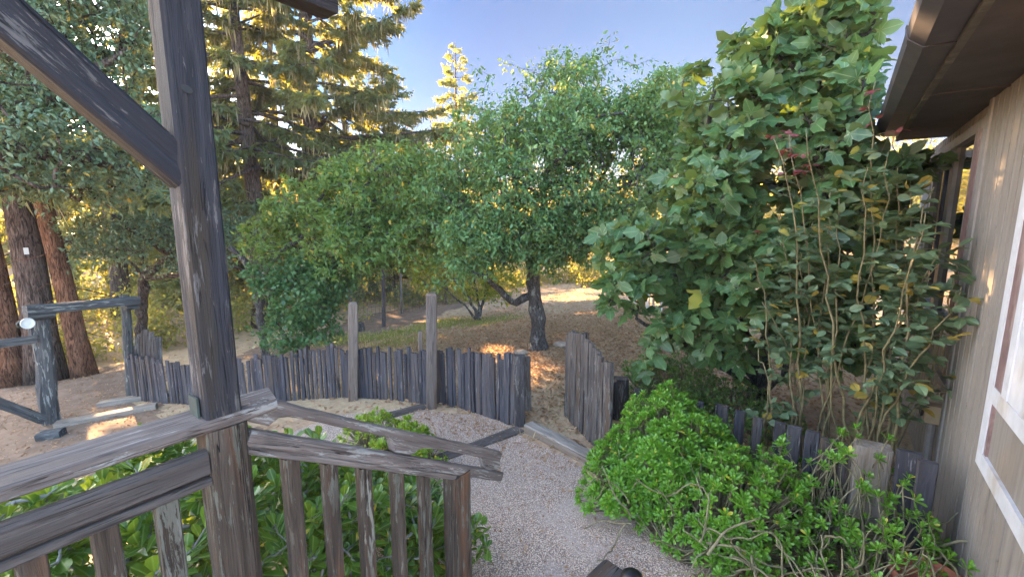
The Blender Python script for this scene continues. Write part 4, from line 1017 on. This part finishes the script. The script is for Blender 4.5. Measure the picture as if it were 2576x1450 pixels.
# ------------------------------------------------------------------ rosette shrubs
SUC = (np.array([(0, .06, 0), (0, -.06, 0), (.55, .16, .05), (.55, -.16, .05), (.85, .19, .03), (.85, -.19, .03), (1, .08, -.01), (1, -.08, -.01), (.55, 0, .01), (.88, 0, 0)]),
       [np.array([(1, 3, 8, 0), (3, 5, 9, 8), (8, 9, 4, 2), (5, 7, 6, 9)]), np.array([(0, 8, 2), (9, 6, 4)])])
def rosettes(acc, C, AX, size, nl=15):
    for c, ax, s in zip(C, AX, size):
        u = unit(np.cross(ax, (.3, .2, 1.0) if abs(ax[2]) < .9 else (1.0, .1, 0))); v = np.cross(ax, u); k = np.arange(nl)
        an = k*2.4+rng.uniform(0, 6); op = np.linspace(.15, 1.45, nl)+rng.normal(0, .1, nl)
        rd = np.cos(an)[:, None]*u+np.sin(an)[:, None]*v
        d = rd*np.sin(op)[:, None]+ax*np.cos(op)[:, None]
        nn = ax*np.sin(op)[:, None]-rd*np.cos(op)[:, None]
        acc.inst(SUC, frames(d, nn, s*(.6+.4*np.sin(k/nl*2.5))*rng.uniform(.85, 1.1, nl)), c+rd*.004-ax*(k/nl*.018)[:, None])
def suc_shrub(label, pts, axes, roots, mat, size, nl, stemmat, name='rosette_shrub', wander=.10, stem_r=.006, vis=1.0, bare=0, bbox=None):
    r = thing(name, label, 'shrub', tuple(np.append(np.mean(roots, 0)[:2], 0)))
    st, lf_ = Acc(), Acc()
    for p, ax in zip(pts, axes):
        b = roots[np.argmin(np.linalg.norm(roots[:, :2]-p[:2], axis=1)+rng.uniform(0, .45, len(roots)))]
        t = np.linspace(0, 1, 10)[:, None]; L = np.linalg.norm(p-b)
        m1 = b+(p-b)*.3+rng.normal(0, wander, 3)*L+np.array([0, 0, -.05*L]); m2 = p-ax*.30*L+rng.normal(0, wander*.6, 3)*L
        m1[2] = max(m1[2], .04); m2[2] = max(m2[2], .04)
        c = (1-t)**3*b+3*(1-t)**2*t*m1+3*(1-t)*t*t*m2+t**3*p
        if rng.uniform() < vis: st.tube(c, np.linspace(stem_r*rng.uniform(.9, 1.7), stem_r*.55, 10), 5, False)
    for k in range(bare):                                           # old bare stems sprawling and curling below the leaves
        p = np.array([rng.uniform(*bbox[0]), rng.uniform(*bbox[1]), rng.uniform(.05, .4)]); d_ = unit(np.append(rng.normal(size=2), rng.normal(.25, .3)))
        c = [p]
        for j in range(9):
            d_ = unit(d_+rng.normal(0, .28, 3)+np.array([0, 0, .05])); q = c[-1]+d_*rng.uniform(.03, .07); q[2] = np.clip(q[2], .03, .62); c.append(q)
        st.tube(np.array(c), np.linspace(stem_r*rng.uniform(.9, 1.6), stem_r*.7, 10), 6, False)
    rosettes(lf_, pts, axes, size*rng.uniform(.75, 1.15, len(pts)), nl)
    st.build('stems', M_stem if stemmat is None else stemmat, r, smooth=True); lf_.build('foliage', mat, r, lp=True)
    return r
def mound(cx, cy, rx, ry, h, n, lump=.18, seed=0.0, inner=.25, low=.1):
    a_ = rng.uniform(0, 2*np.pi, n); rr = np.sqrt(rng.uniform(0, 1, n))
    x = cx+rx*rr*np.cos(a_); y = cy+ry*rr*np.sin(a_)
    top = h*np.sqrt(np.clip(1-rr**2, 0, 1))*(1+lump*wob(np.stack([x, y, x*0], -1), 4.2, seed)+lump*.8*wob(np.stack([x, y, x*0], -1), 9, seed+2))
    z = np.maximum(low, top*(1-inner*rng.uniform(0, 1, n)**2)); p = np.stack([x, y, z], -1)
    nr = unit(np.stack([(x-cx)/rx**2, (y-cy)/ry**2, np.maximum(z, .05)/h**2], -1)+rng.normal(0, .16, (n, 3))+np.array([0, 0, .5]))
    return p, nr
P1, A1 = mound(-1.08, 3.95, .62, .72, .86, 1000, .22, 1.0)
P2, A2 = mound(-1.35, 3.55, .4, .55, .6, 360, .2, 2.0)
P3, A3 = mound(-.55, 3.6, .65, .62, .68, 560, .25, 3.0)
rootsA = np.array([(-1.1+rng.normal(0, .2), 3.8+rng.normal(0, .25), 0.0) for _ in range(16)]+[(-.6+rng.normal(0, .2), 3.5+rng.normal(0, .2), 0) for _ in range(8)])
PA, AA = np.concatenate([P1, P2, P3]), np.concatenate([A1, A2, A3])
suc_shrub('dense bright green rosette shrub mounded beside the gravel path', PA, AA, rootsA, L_suc, .055, 12, None, stem_r=.0055, bare=25, bbox=((-1.5, -.3), (3.0, 3.6)))
# sparse leggy part by the wall
P4, A4 = mound(.12, 3.95, .72, .62, .86, 200, .35, 4.0, .5); P5, A5 = mound(.40, 3.4, .6, .6, .58, 85, .35, 5.0, .4); P6, A6 = mound(-.1, 3.1, .6, .5, .40, 75, .35, 6.0, .4)
PB, AB = np.concatenate([P4, P5, P6]), np.concatenate([A4, A5, A6]); k = PB[:, 0] < .76; PB, AB = PB[k], AB[k]
rootsB = np.array([(.0+rng.normal(0, .3), 3.5+rng.normal(0, .3), 0.0) for _ in range(22)])
suc_shrub('leggy rosette shrub with bare curling stems below the rose', PB, AB, rootsB, L_suc, .055, 11, None, wander=.24, stem_r=.0065, bare=120, bbox=((-.6, .68), (2.75, 4.0)))
# mat of the same kind behind the low fence, leaf colour dulled for shade
P7, A7 = mound(-1.7, 5.9, .75, .65, .62, 420, .25, 7.0, .4); P8, A8 = mound(-.9, 5.7, .8, .55, .55, 330, .25, 8.0, .4)
rootsC = np.array([(-1.3+rng.normal(0, .5), 5.8+rng.normal(0, .25), 0.0) for _ in range(24)])
suc_shrub('dull green low shrub in shade under the fig, behind the gate', np.concatenate([P7, P8]), np.concatenate([A7, A8]), rootsC, L_sucd, .06, 10, None, name='shade_shrub', vis=.6)
# bright clump against the fence, seen above the handrail
P9, A9 = mound(-3.65, 2.8, .75, .36, .34, 240, .35, 9.0)
rootsD = np.array([(-3.45+rng.normal(0, .35), 2.85+rng.normal(0, .15), 0.0) for _ in range(12)])
suc_shrub('yellow green rosette clump between the stair rail and picket fence', P9, A9, rootsD, L_sucy, .055, 13, None)

# ------------------------------------------------------------------ glossy shrub under the railing
OB = (np.array([(0, 0, 0), (.3, .12, .03), (.62, .25, .06), (.88, .2, .03), (1, 0, -.03), (.88, -.2, .03), (.62, -.25, .06), (.3, -.12, .03), (.62, 0, .0)]), OVAL[1])
def broad_shrub(label, n, env, roots, size):
    r = thing('broadleaf_shrub', label, 'shrub', tuple(np.append(np.mean(roots, 0)[:2], 0)))
    tips = env(n)
    limbs = [([b0, b0+np.append(rng.normal(0, .12, 2), .3), b0+np.append(rng.normal(0, .2, 2), .55)], [.018, .014, .009]) for b0 in roots]
    N, paths, w, fixed = skeleton(limbs, tips, .3, .10, .02)
    a, l = Acc(), Acc()
    for qq, rr in fixed: a.tube(qq, rr, 7)
    P, D = [], []
    for ids in paths:
        qq = N[ids]; a.tube(qq, np.clip(.0028*np.maximum(w[ids], 1)**.5, .0028, .014), 5, False)
        ax = unit(unit(qq[-1]-qq[-2])+np.array([0, 0, .5])); m = rng.integers(9, 14)
        u = unit(np.cross(ax, (.2, 1, .1))); v = np.cross(ax, u)
        for k in range(m):
            an = k*2.4; t = k/m; rd = u*math.cos(an)+v*math.sin(an)
            D.append(unit(rd*(.3+1.0*t)+ax*(1.0-.7*t)+rng.normal(0, .15, 3))); P.append(qq[-1]-ax*.14*t)
    P, D = np.array(P), np.array(D); n = len(P)
    l.inst(OB, frames(D, unit(rdir(n)*.35+np.array([0, 0, 1])), size*rng.uniform(.6, 1.2, n)), P)
    a.build('stems', plain('pale_lichen_stem', (.30, .29, .27), .85, .2, .4), r, smooth=True); l.build('foliage', L_esc, r, lp=True)
def env1(n):
    y = rng.uniform(-1.2, 2.15, n*2); x = rng.uniform(-3.3, -1.72, n*2)
    h = np.interp(y, [-1.2, .2, .8, 1.4, 1.9, 2.15], [1.50, 1.45, 1.42, 1.08, .72, .45])*(1-.35*np.clip((-2.4-x)/.9, 0, 1)**2)
    h = h*(1+.10*wob(np.stack([x, y, x*0], -1), 4, 1.0))
    z = h*(1-.75*rng.uniform(0, 1, n*2)**1.6); k = z > .12
    return np.stack([x, y, z], -1)[k][:n]
rootsE = np.array([(rng.uniform(-3.0, -1.95), rng.uniform(-1.0, 1.9), 0.0) for _ in range(34)])
broad_shrub('glossy broadleaf shrub filling the space behind the balusters', 1700, env1, rootsE, .085)
# strap leaves by the end post
sg = Acc(); c0 = np.array([-1.78, 1.62, 0])
for k in range(30):
    an = rng.uniform(0, 6.28); L = rng.uniform(.3, .75); d_ = np.array([math.cos(an), math.sin(an), 0]); t = np.linspace(0, 1, 7)[:, None]
    c = c0+rng.normal(0, .03, 3)*(1, 1, 0)+d_*t*t*L*.45+np.array([0, 0, 1])*(t*L-.25*t**3*L); s_ = np.cross(d_, (0, 0, 1)); wv = .007*(1-t**3)
    v = np.concatenate([c-s_*wv, c+s_*wv]); sg.add(v, [np.array([(i, i+7, i+8, i+1) for i in range(6)])])
sgt = sg.build('strap_plant', L_grass, None, tuple(c0)); tag(sgt, 'clump of narrow strap leaves beside the last stair post', 'plant')
POT = [(.0001, .02), (.11, .02), (.115, 0), (.15, .24), (.17, .24), (.175, .30), (.155, .30), (.15, .26), (.135, .24), (.0001, .23)]
p = gr(1070, 1470); tp_ = lathe('flower_pot', POT, (p[0]-.05, p[1], 0), M_terra); tag(tp_, 'red clay pot half hidden behind the stair balusters', 'pot')
p = ad(2340, 1500, 3.5); tp_ = lathe('flower_pot', [(x*1.15, z) for x, z in POT], (p[0], p[1]+.1, 0.0), M_terra); tag(tp_, 'terracotta pot at the lower right corner beneath leggy shrub', 'pot')
p = gr(1580, 1500); tp_ = lathe('garden_lamp', [(.03, 0), (.04, .03), (.06, .05), (.075, .09), (.07, .13), (.04, .155), (.0001, .16)], (p[0], p[1]+.05, 0.0), M_black); tag(tp_, 'small black dome lamp beside the dark timber edging', 'garden lamp')

# ------------------------------------------------------------------ conifers
SPR = rhomb(.3, .05)
def fir_branch(L, seed, dens=1.0, dead=False):
    """one bough along +x, unit built at length L; returns wood Acc pieces, needle frames, lichen frames"""
    g = np.random.default_rng(seed)
    t = np.linspace(0, 1, 9); droop = g.uniform(.14, .38)
    ax = np.stack([t*L, .06*L*np.sin(t*3+seed), L*(.10*t-droop*t**2+.10*t**4)], -1)
    woodp = [(ax, np.linspace(.016*L+.008, .004, 9))]
    NP_, ND, NS = [], [], []; LP, LD, LS = [], [], []
    m = int(L*15*dens)
    for k in range(m):
        f = g.uniform(.22, 1)**.8; p = np.array([np.interp(f, t, ax[:, j]) for j in range(3)])
        side = 1 if k % 2 else -1; bl = (.2+.36*L*.5*(1-f))*g.uniform(.5, 1.4)
        d = unit(np.array([.75, side*g.uniform(.5, 1.1), g.normal(-.30, .35)]))
        e = p+d*bl+np.array([0, 0, -.16*bl]); 
        if bl > .3: woodp.append((np.stack([p, (p+e)/2+(0, 0, .02), e]), np.array([.006, .004, .002])))
        q = int(6+bl*26)
        s = g.uniform(0, 1, q)[:, None]; pos = p+(e-p)*s
        dd = unit(d*.8+g.normal(0, .55, (q, 3))+np.array([.05, 0, -.6]))
        NP_.append(pos); ND.append(dd); NS.append(g.uniform(.13, .27, q)*(1 if dens > .7 else 1.35))
        if g.uniform() < .3:
            lq = g.integers(2, 5); LP.append(p+(e-p)*g.uniform(0, 1, (lq, 1))); LD.append(unit(np.array([0, 0, -1.0])+g.normal(0, .16, (lq, 3)))); LS.append(g.uniform(.18, .6, lq))
    return woodp, np.concatenate(NP_), np.concatenate(ND), np.concatenate(NS), (np.concatenate(LP) if LP else np.zeros((0, 3))), (np.concatenate(LD) if LD else np.zeros((0, 3))), (np.concatenate(LS) if LS else np.zeros(0))
BR = {}
def get_branch(L, i, dens):
    key = (round(L*2)/2, i, dens)
    if key not in BR: BR[key] = fir_branch(max(key[0], .5), 100+int(key[0]*10)+i*7, dens)
    return BR[key]
LSTR = (np.array([(0, .12, 0), (0, -.12, 0), (.5, .16, .03), (.5, -.1, .03), (1, 0, 0)]), [np.array([(0, 1, 3, 2)]), np.array([(2, 3, 4)])])
def fir(label, base, H, r0, hb, Lmax, nb, matn=None, matb=None, lich=1.0, dens=1.0, name='fir_tree', lean=(0, 0), group=None, gap=0.12, top=1.0, keepaz=None, seed=0, hvis=99, cat='tree'):
    matn = matn or L_fir; matb = matb or B_fir
    base = np.asarray(base, float); g = np.random.default_rng(seed+int(H*10))
    root = thing(name, label, cat, tuple(base), group)
    zs = np.linspace(0, H, 16); tr = base+np.stack([lean[0]*zs/H+.05*np.sin(zs*.4+seed), lean[1]*zs/H+.05*np.sin(zs*.5), zs], -1)
    rad = r0*(1-zs/H)**.8+.012; rad[0] *= 1.25
    wd_, nd_, ld_ = Acc(), Acc(), Acc()
    wd_.tube(tr, rad, 12)
    for k in range(nb):
        f = (k+g.uniform(0, 1))/nb; h = hb+(H-hb-.3)*f**1.1
        if h > hvis or g.uniform() < gap: continue
        L = Lmax*(min(1, (1-(h-hb)/(H-hb))*1.25+.06))**.85*g.uniform(.65, 1.12)
        a_ = k*2.39996+g.normal(0, .35)
        i = int(g.integers(0, 3)); wp, NPt, NDr, NSz, LPt, LDr, LSz = get_branch(L, i, dens)
        s = L/max(round(L*2)/2, .5)
        tilt = np.interp(f, [0, .5, 1], [-.15, .12, .55])+g.normal(0, .14)
        ca, sa = math.cos(a_), math.sin(a_); ct, st_ = math.cos(tilt), math.sin(tilt)
        Rm = np.array([[ca*ct, -sa, -ca*st_], [sa*ct, ca, -sa*st_], [st_, 0, ct]])
        o_ = np.array([np.interp(h, zs, tr[:, j]) for j in range(3)])
        for pp_, rr_ in wp: wd_.tube((pp_*s)@Rm.T+o_, rr_*min(1, s+.1), 5 if rr_[0] > .01 else 3, False)
        n = len(NPt); D_ = NDr@Rm.T
        nd_.inst(SPR, frames(D_, rdir(n), NSz*(1 if L > .8 else .8)), (NPt*s)@Rm.T+o_)
        m = int(len(LPt)*min(1, lich))
        if m:
            sel = g.permutation(len(LPt))[:m]; D2 = LDr[sel]
            ld_.inst(LSTR, frames(D2, rdir(m), np.stack([LSz[sel], LSz[sel]*.25+.02, LSz[sel]*.3], -1)), (LPt[sel]*s)@Rm.T+o_)
    wd_.build('trunk', matb, root, smooth=True)
    if nd_.n: nd_.build('crown', matn, root)
    if ld_.n: ld_.build('lichen', L_lich, root)['kind'] = 'stuff'
    return root
def dead_sticks(root, base, r0, h0, h1, n, seed, matb):
    g = np.random.default_rng(seed); a = Acc()
    for k in range(n):
        h = g.uniform(h0, h1); an = g.uniform(0, 6.28); L = g.uniform(.4, 1.6); d_ = np.array([math.cos(an), math.sin(an), g.uniform(-.35, .15)])
        t = np.linspace(0, 1, 5)[:, None]; c = np.array(base)+np.array([0, 0, h])+d_*t*L+np.array([0, 0, -.25])*t**2*L+g.normal(0, .02, (5, 3))
        a.tube(c, np.linspace(.016, .004, 5), 5, False)
    o = a.build('dead_branches', matb, root); o['kind'] = 'stuff'; return o
p = gr(118, 958); t1 = fir('big trunk with a small white tag left of the arch', p, 15, .30, 4.6, 4.2, 60, None, B_fir, .5, name='fir_tree', lean=(.15, -.1), seed=1, hvis=13, gap=.35); dead_sticks(t1, p, .3, 1.5, 4.8, 14, 1, B_fir)
c = ad(66, 631, math.hypot(p[0], p[1])-.33); tg_ = thing('white_tag', 'small white tag nailed to the big trunk near the arch', 'tag', tuple(c)); beam('plate', c-(0, 0, .07), c+(0, 0, .07), .075, .012, M_lampw, tg_, up=(-c[0], -c[1], 0), bev=.002, rough=0)
p = gr(213, 946); t2_ = fir('slender reddish leaning trunk between big trunk and arch opening', p, 14, .19, 5.0, 3.6, 55, None, B_red, .4, name='fir_tree', lean=(-.6, -.9), seed=2, hvis=13, gap=.35); dead_sticks(t2_, p, .2, 1.0, 5, 18, 2, B_red)
p = gr(38, 968); fir('thick red barked trunk at the left edge behind the arch', p, 15, .27, 5.2, 4.2, 55, None, B_red, .4, name='fir_tree', lean=(-.6, -.5), seed=3, hvis=13, gap=.35)
p = gr(150, 938); p2 = np.array(p); sn = thing('leaning_sapling', 'thin dark leaning dead sapling right of the big trunk', 'tree', tuple(p2)); a = Acc(); a.tube([p2, ad(138, 880, math.hypot(*p2[:2])+.1), ad(115, 800, math.hypot(*p2[:2])+.2), ad(95, 700, math.hypot(*p2[:2])+.3)], [.08, .07, .05, .03], 8); a.build('trunk', B_fir, sn, smooth=True)
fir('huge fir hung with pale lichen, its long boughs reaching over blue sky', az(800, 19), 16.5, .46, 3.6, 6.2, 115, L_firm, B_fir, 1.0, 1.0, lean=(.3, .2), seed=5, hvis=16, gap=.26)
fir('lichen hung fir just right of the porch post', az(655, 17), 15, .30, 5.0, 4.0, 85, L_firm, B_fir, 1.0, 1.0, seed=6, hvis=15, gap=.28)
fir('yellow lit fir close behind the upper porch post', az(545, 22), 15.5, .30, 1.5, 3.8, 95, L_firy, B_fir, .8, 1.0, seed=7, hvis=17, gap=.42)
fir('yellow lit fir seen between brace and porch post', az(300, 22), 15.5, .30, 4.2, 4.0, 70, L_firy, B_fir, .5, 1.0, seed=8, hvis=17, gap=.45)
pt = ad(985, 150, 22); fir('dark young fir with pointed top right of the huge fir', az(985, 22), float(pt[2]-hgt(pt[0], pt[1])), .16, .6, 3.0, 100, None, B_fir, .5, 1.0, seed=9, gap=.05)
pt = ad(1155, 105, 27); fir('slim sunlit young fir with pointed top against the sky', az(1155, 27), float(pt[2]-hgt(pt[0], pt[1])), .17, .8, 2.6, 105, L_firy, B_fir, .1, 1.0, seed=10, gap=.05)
GR = 'dense firs of the wood behind the garden'
for k, (px, d, H, Lm) in enumerate(((420, 28, 13, 4.4), (180, 27, 12, 4.4), (725, 25, 15, 4.2), (610, 31, 15, 4.6), (890, 27, 13, 3.8), (470, 25, 14, 4.0), (1060, 33, 8, 3.4))):
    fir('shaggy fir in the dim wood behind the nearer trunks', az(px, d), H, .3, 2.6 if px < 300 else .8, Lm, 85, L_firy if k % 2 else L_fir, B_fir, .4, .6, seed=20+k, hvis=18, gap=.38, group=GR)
# the low belt of trees beyond the garden, right of centre
for k, (px, d, H) in enumerate(((1200, 31, 7.5), (1330, 33, 8), (1470, 30, 7.5), (1610, 33, 8), (1750, 30, 7.5), (1900, 31, 8), (2060, 33, 8), (2230, 30, 8.5))):
    b = az(px, d); H = H-.4
    limbs = [([b, b+(0, 0, H*.3), b+(.3, .2, H*.6)], [.16, .12, .06]), ([b+(0, 0, H*.3), b+(-.9, .3, H*.55)], [.08, .04]), ([b+(0, 0, H*.3), b+(.9, -.3, H*.5)], [.08, .04])]
    ells = [(b+(0, 0, H*.62), (2.0, 2.0, H*.34)), (b+(-1.3, .4, H*.42), (1.4, 1.5, H*.28)), (b+(1.3, -.4, H*.4), (1.4, 1.5, H*.28)), (b+(.2, -.6, H*.2), (1.8, 1.3, H*.15))]
    tree('broadleaf_tree', 'sunlit round tree in the belt beyond the garden', 'tree', limbs, ells, 150, .19, 30, L_woods, B_fir, rhomb(.55, .1), .4, .3, .5, k*1.3, None, .008, .26, 'round trees in the belt beyond the garden', None, (.4, .9))
# undergrowth of the wood (nobody could count it)
ug = Acc(); ust = Acc()
pts = []
for k in range(230):
    px = rng.uniform(-150, 1700); d = rng.uniform(15.5, 27) if px < 1000 else rng.uniform(17.5, 27); b = az(px, d); r_ = rng.uniform(.5, 1.3); hh = rng.uniform(.5, 1.5)
    n = 240; p = b+rdir(n)*np.array([r_, r_, hh])*rng.uniform(.3, 1, (n, 1))+np.array([0, 0, hh*.5]); p = p[p[:, 2] > hgt(p[:, 0], p[:, 1])]
    pts.append(p)
p = np.concatenate(pts); n = len(p)
ug.inst(rhomb(.6, .1), frames(unit(rdir(n)+np.array([0, 0, -.2])), unit(rdir(n)*.8+np.array([0, 0, .8])), rng.uniform(.08, .17, n)), p)
o = ug.build('undergrowth', L_woods); tag(o, 'tangled yellow green undergrowth at the foot of the wood', 'undergrowth', None, 'stuff')
# far wood on the hillside
hp = []
for k in range(420):
    px = rng.uniform(-500, 2500); d = rng.uniform(36, 75); b = az(px, d); H = rng.uniform(4, 8)*(.5 if px < 300 else 1.0 if px < 950 else .55); n = 150
    p = b+rdir(n)*np.array([2.2, 2.2, H*.5])*rng.uniform(.4, 1, (n, 1))+np.array([0, 0, H*.5]); hp.append(p)
p = np.concatenate(hp); n = len(p); a = Acc()
a.inst(rhomb(.6, .1), frames(unit(rdir(n)+np.array([0, 0, -.3])), rdir(n), rng.uniform(.3, .6, n)), p)
o = a.build('far_woods', L_woods); tag(o, 'far wooded hillside showing between the trunks', 'woods', None, 'stuff')

# ------------------------------------------------------------------ things out on the open ground
p = gr(965, 822); d = math.hypot(p[0], p[1]); r = thing('wire_fence_post', 'lone thin grey post in front of the wire fence', 'post', tuple(p)); beam('post', p-(0, 0, .1), ad(963, 640, d), .11, .11, W_fence, r, up=(.7, -.7, 0), bev=.02, lump=.003)
wfn = thing('wire_fence', 'rusty wire mesh fence at the edge of the wood', 'fence', tuple(gr(1000, 805)))
A_, B_ = az(880, 16), az(1120, 17.5); a = Acc()
for k in range(27):
    f = k/26; b0 = A_+(B_-A_)*f; b0[2] = hgt(b0[0], b0[1]); a.tube([b0, b0+(0, 0, 1.25)], .007, 4)
for z in (.15, .4, .65, .9, 1.2):
    l_ = [A_+(B_-A_)*f for f in np.linspace(0, 1, 14)]; l_ = [np.array([c[0], c[1], float(hgt(c[0], c[1]))+z]) for c in l_]; a.tube(l_, .007, 4)
a.build('mesh', M_wire, wfn)
for f in (0, .5, 1):
    b0 = A_+(B_-A_)*f; b0[2] = hgt(b0[0], b0[1]); beam('stake', b0, b0+(0, 0, 1.5), .07, .07, W_gate, wfn, up=(1, 0, 0))
def stone(px, py, s, label):
    p = gr(px, py); a = Acc(); n = 10
    vs = rdir(60)*np.array([s, s*.8, s*.45])
    import bmesh
    bm2 = bmesh.new()
    for v in vs: bm2.verts.new(v)
    bmesh.ops.convex_hull(bm2, input=bm2.verts)
    me = bpy.data.meshes.new('stone'); bm2.to_mesh(me); bm2.free(); me.materials.append(M_stone)
    o = bpy.data.objects.new('stone', me); link(o, None, (p[0], p[1], p[2]+s*.18)); tag(o, label, 'stone')
stone(1310, 890, .16, 'flat pale stone left of the apple trunk base'); stone(1410, 870, .17, 'upright pale stone right of the apple trunk base')
sp_ = gr(848, 838); stp = thing('tree_stump', 'small weathered stump beside the shorter fence post', 'stump', tuple(gr(885, 862)))
b = gr(905, 832); lathe('stump', [(.17, -.05), (.15, .08), (.13, .2), (.12, .26), (.0001, .24)], b, B_apple, stp, 12)
# white garden chair far behind the fig
c = az(1612, 12.6); ch = thing('garden_chair', 'white plastic garden chair glimpsed through the fig leaves', 'chair', tuple(c))
fw = -unit(np.array([c[0]+2, c[1], 0])); sd_ = np.array([-fw[1], fw[0], 0]); up = np.array([0, 0, 1.0])
def quadbar(nm, A, B, w, t, u): beam(nm, A, B, w, t, M_lampw, ch, up=u, bev=.006, rough=0)
quadbar('seat', c+up*.42-fw*.22, c+up*.44+fw*.22, .44, .03, (0, 0, 1))
quadbar('backrest', c+up*.46-fw*.21, c+up*.90-fw*.32, .42, .025, tuple(fw))
for sx in (-1, 1):
    quadbar('leg', c+sd_*sx*.2+fw*.2, c+sd_*sx*.2+fw*.19+up*.62, .04, .035, tuple(fw)); quadbar('leg', c+sd_*sx*.2-fw*.24, c+sd_*sx*.2-fw*.2+up*.42, .04, .035, tuple(fw))
    quadbar('armrest', c+sd_*sx*.22+fw*.2+up*.63, c+sd_*sx*.22-fw*.24+up*.65, .05, .025, (0, 0, 1))
def table(px, d, L, label, H=.45):
    c = az(px, d); t = thing('low_table', label, 'table', tuple(c)); u_ = np.array([.8, .6, 0]); v_ = np.array([-.6, .8, 0])
    beam('tabletop', c-u_*L/2+(0, 0, H), c+u_*L/2+(0, 0, H), .8, .035, M_blue, t, bev=.004, rough=0); beam('edge', c-u_*L/2-v_*.42+(0, 0, H-.01), c+u_*L/2-v_*.42+(0, 0, H-.01), .03, .08, M_white, t, bev=.003, rough=0)
    for s1 in (-1, 1):
        for s2 in (-1, 1): beam('leg', c+u_*s1*(L/2-.1)+v_*s2*.32, c+u_*s1*(L/2-.1)+v_*s2*.32+(0, 0, H-.02), .06, .06, M_white, t, up=(1, 0, 0), rough=0)
table(1700, 13, 1.2, 'low blue topped table just past the left side of the fig', .35)
table(2240, 9.2, 1.1, 'low pale blue table glimpsed behind the rose canes', .55)
# ------------------------------------------------------------------ evening haze: one closed box of thin even air round everything
hm = bpy.data.materials.new('thin_haze'); hm.use_nodes = True
for nd in list(hm.node_tree.nodes):
    if nd.type != 'OUTPUT_MATERIAL': hm.node_tree.nodes.remove(nd)
hv = hm.node_tree.nodes.new('ShaderNodeVolumePrincipled'); hv.inputs['Color'].default_value = (.90, .93, 1.0, 1)
hv.inputs['Density'].default_value = .0010; hv.inputs['Anisotropy'].default_value = .1
hm.node_tree.links.new(hv.outputs[0], hm.node_tree.nodes['Material Output'].inputs['Volume'])
hz_ = box('haze', (-100, -65, -3), (85, 110, 17.2), hm); hz_['kind'] = 'stuff'; hz_['label'] = 'thin bright evening haze hanging between the trees'; hz_['category'] = 'haze'
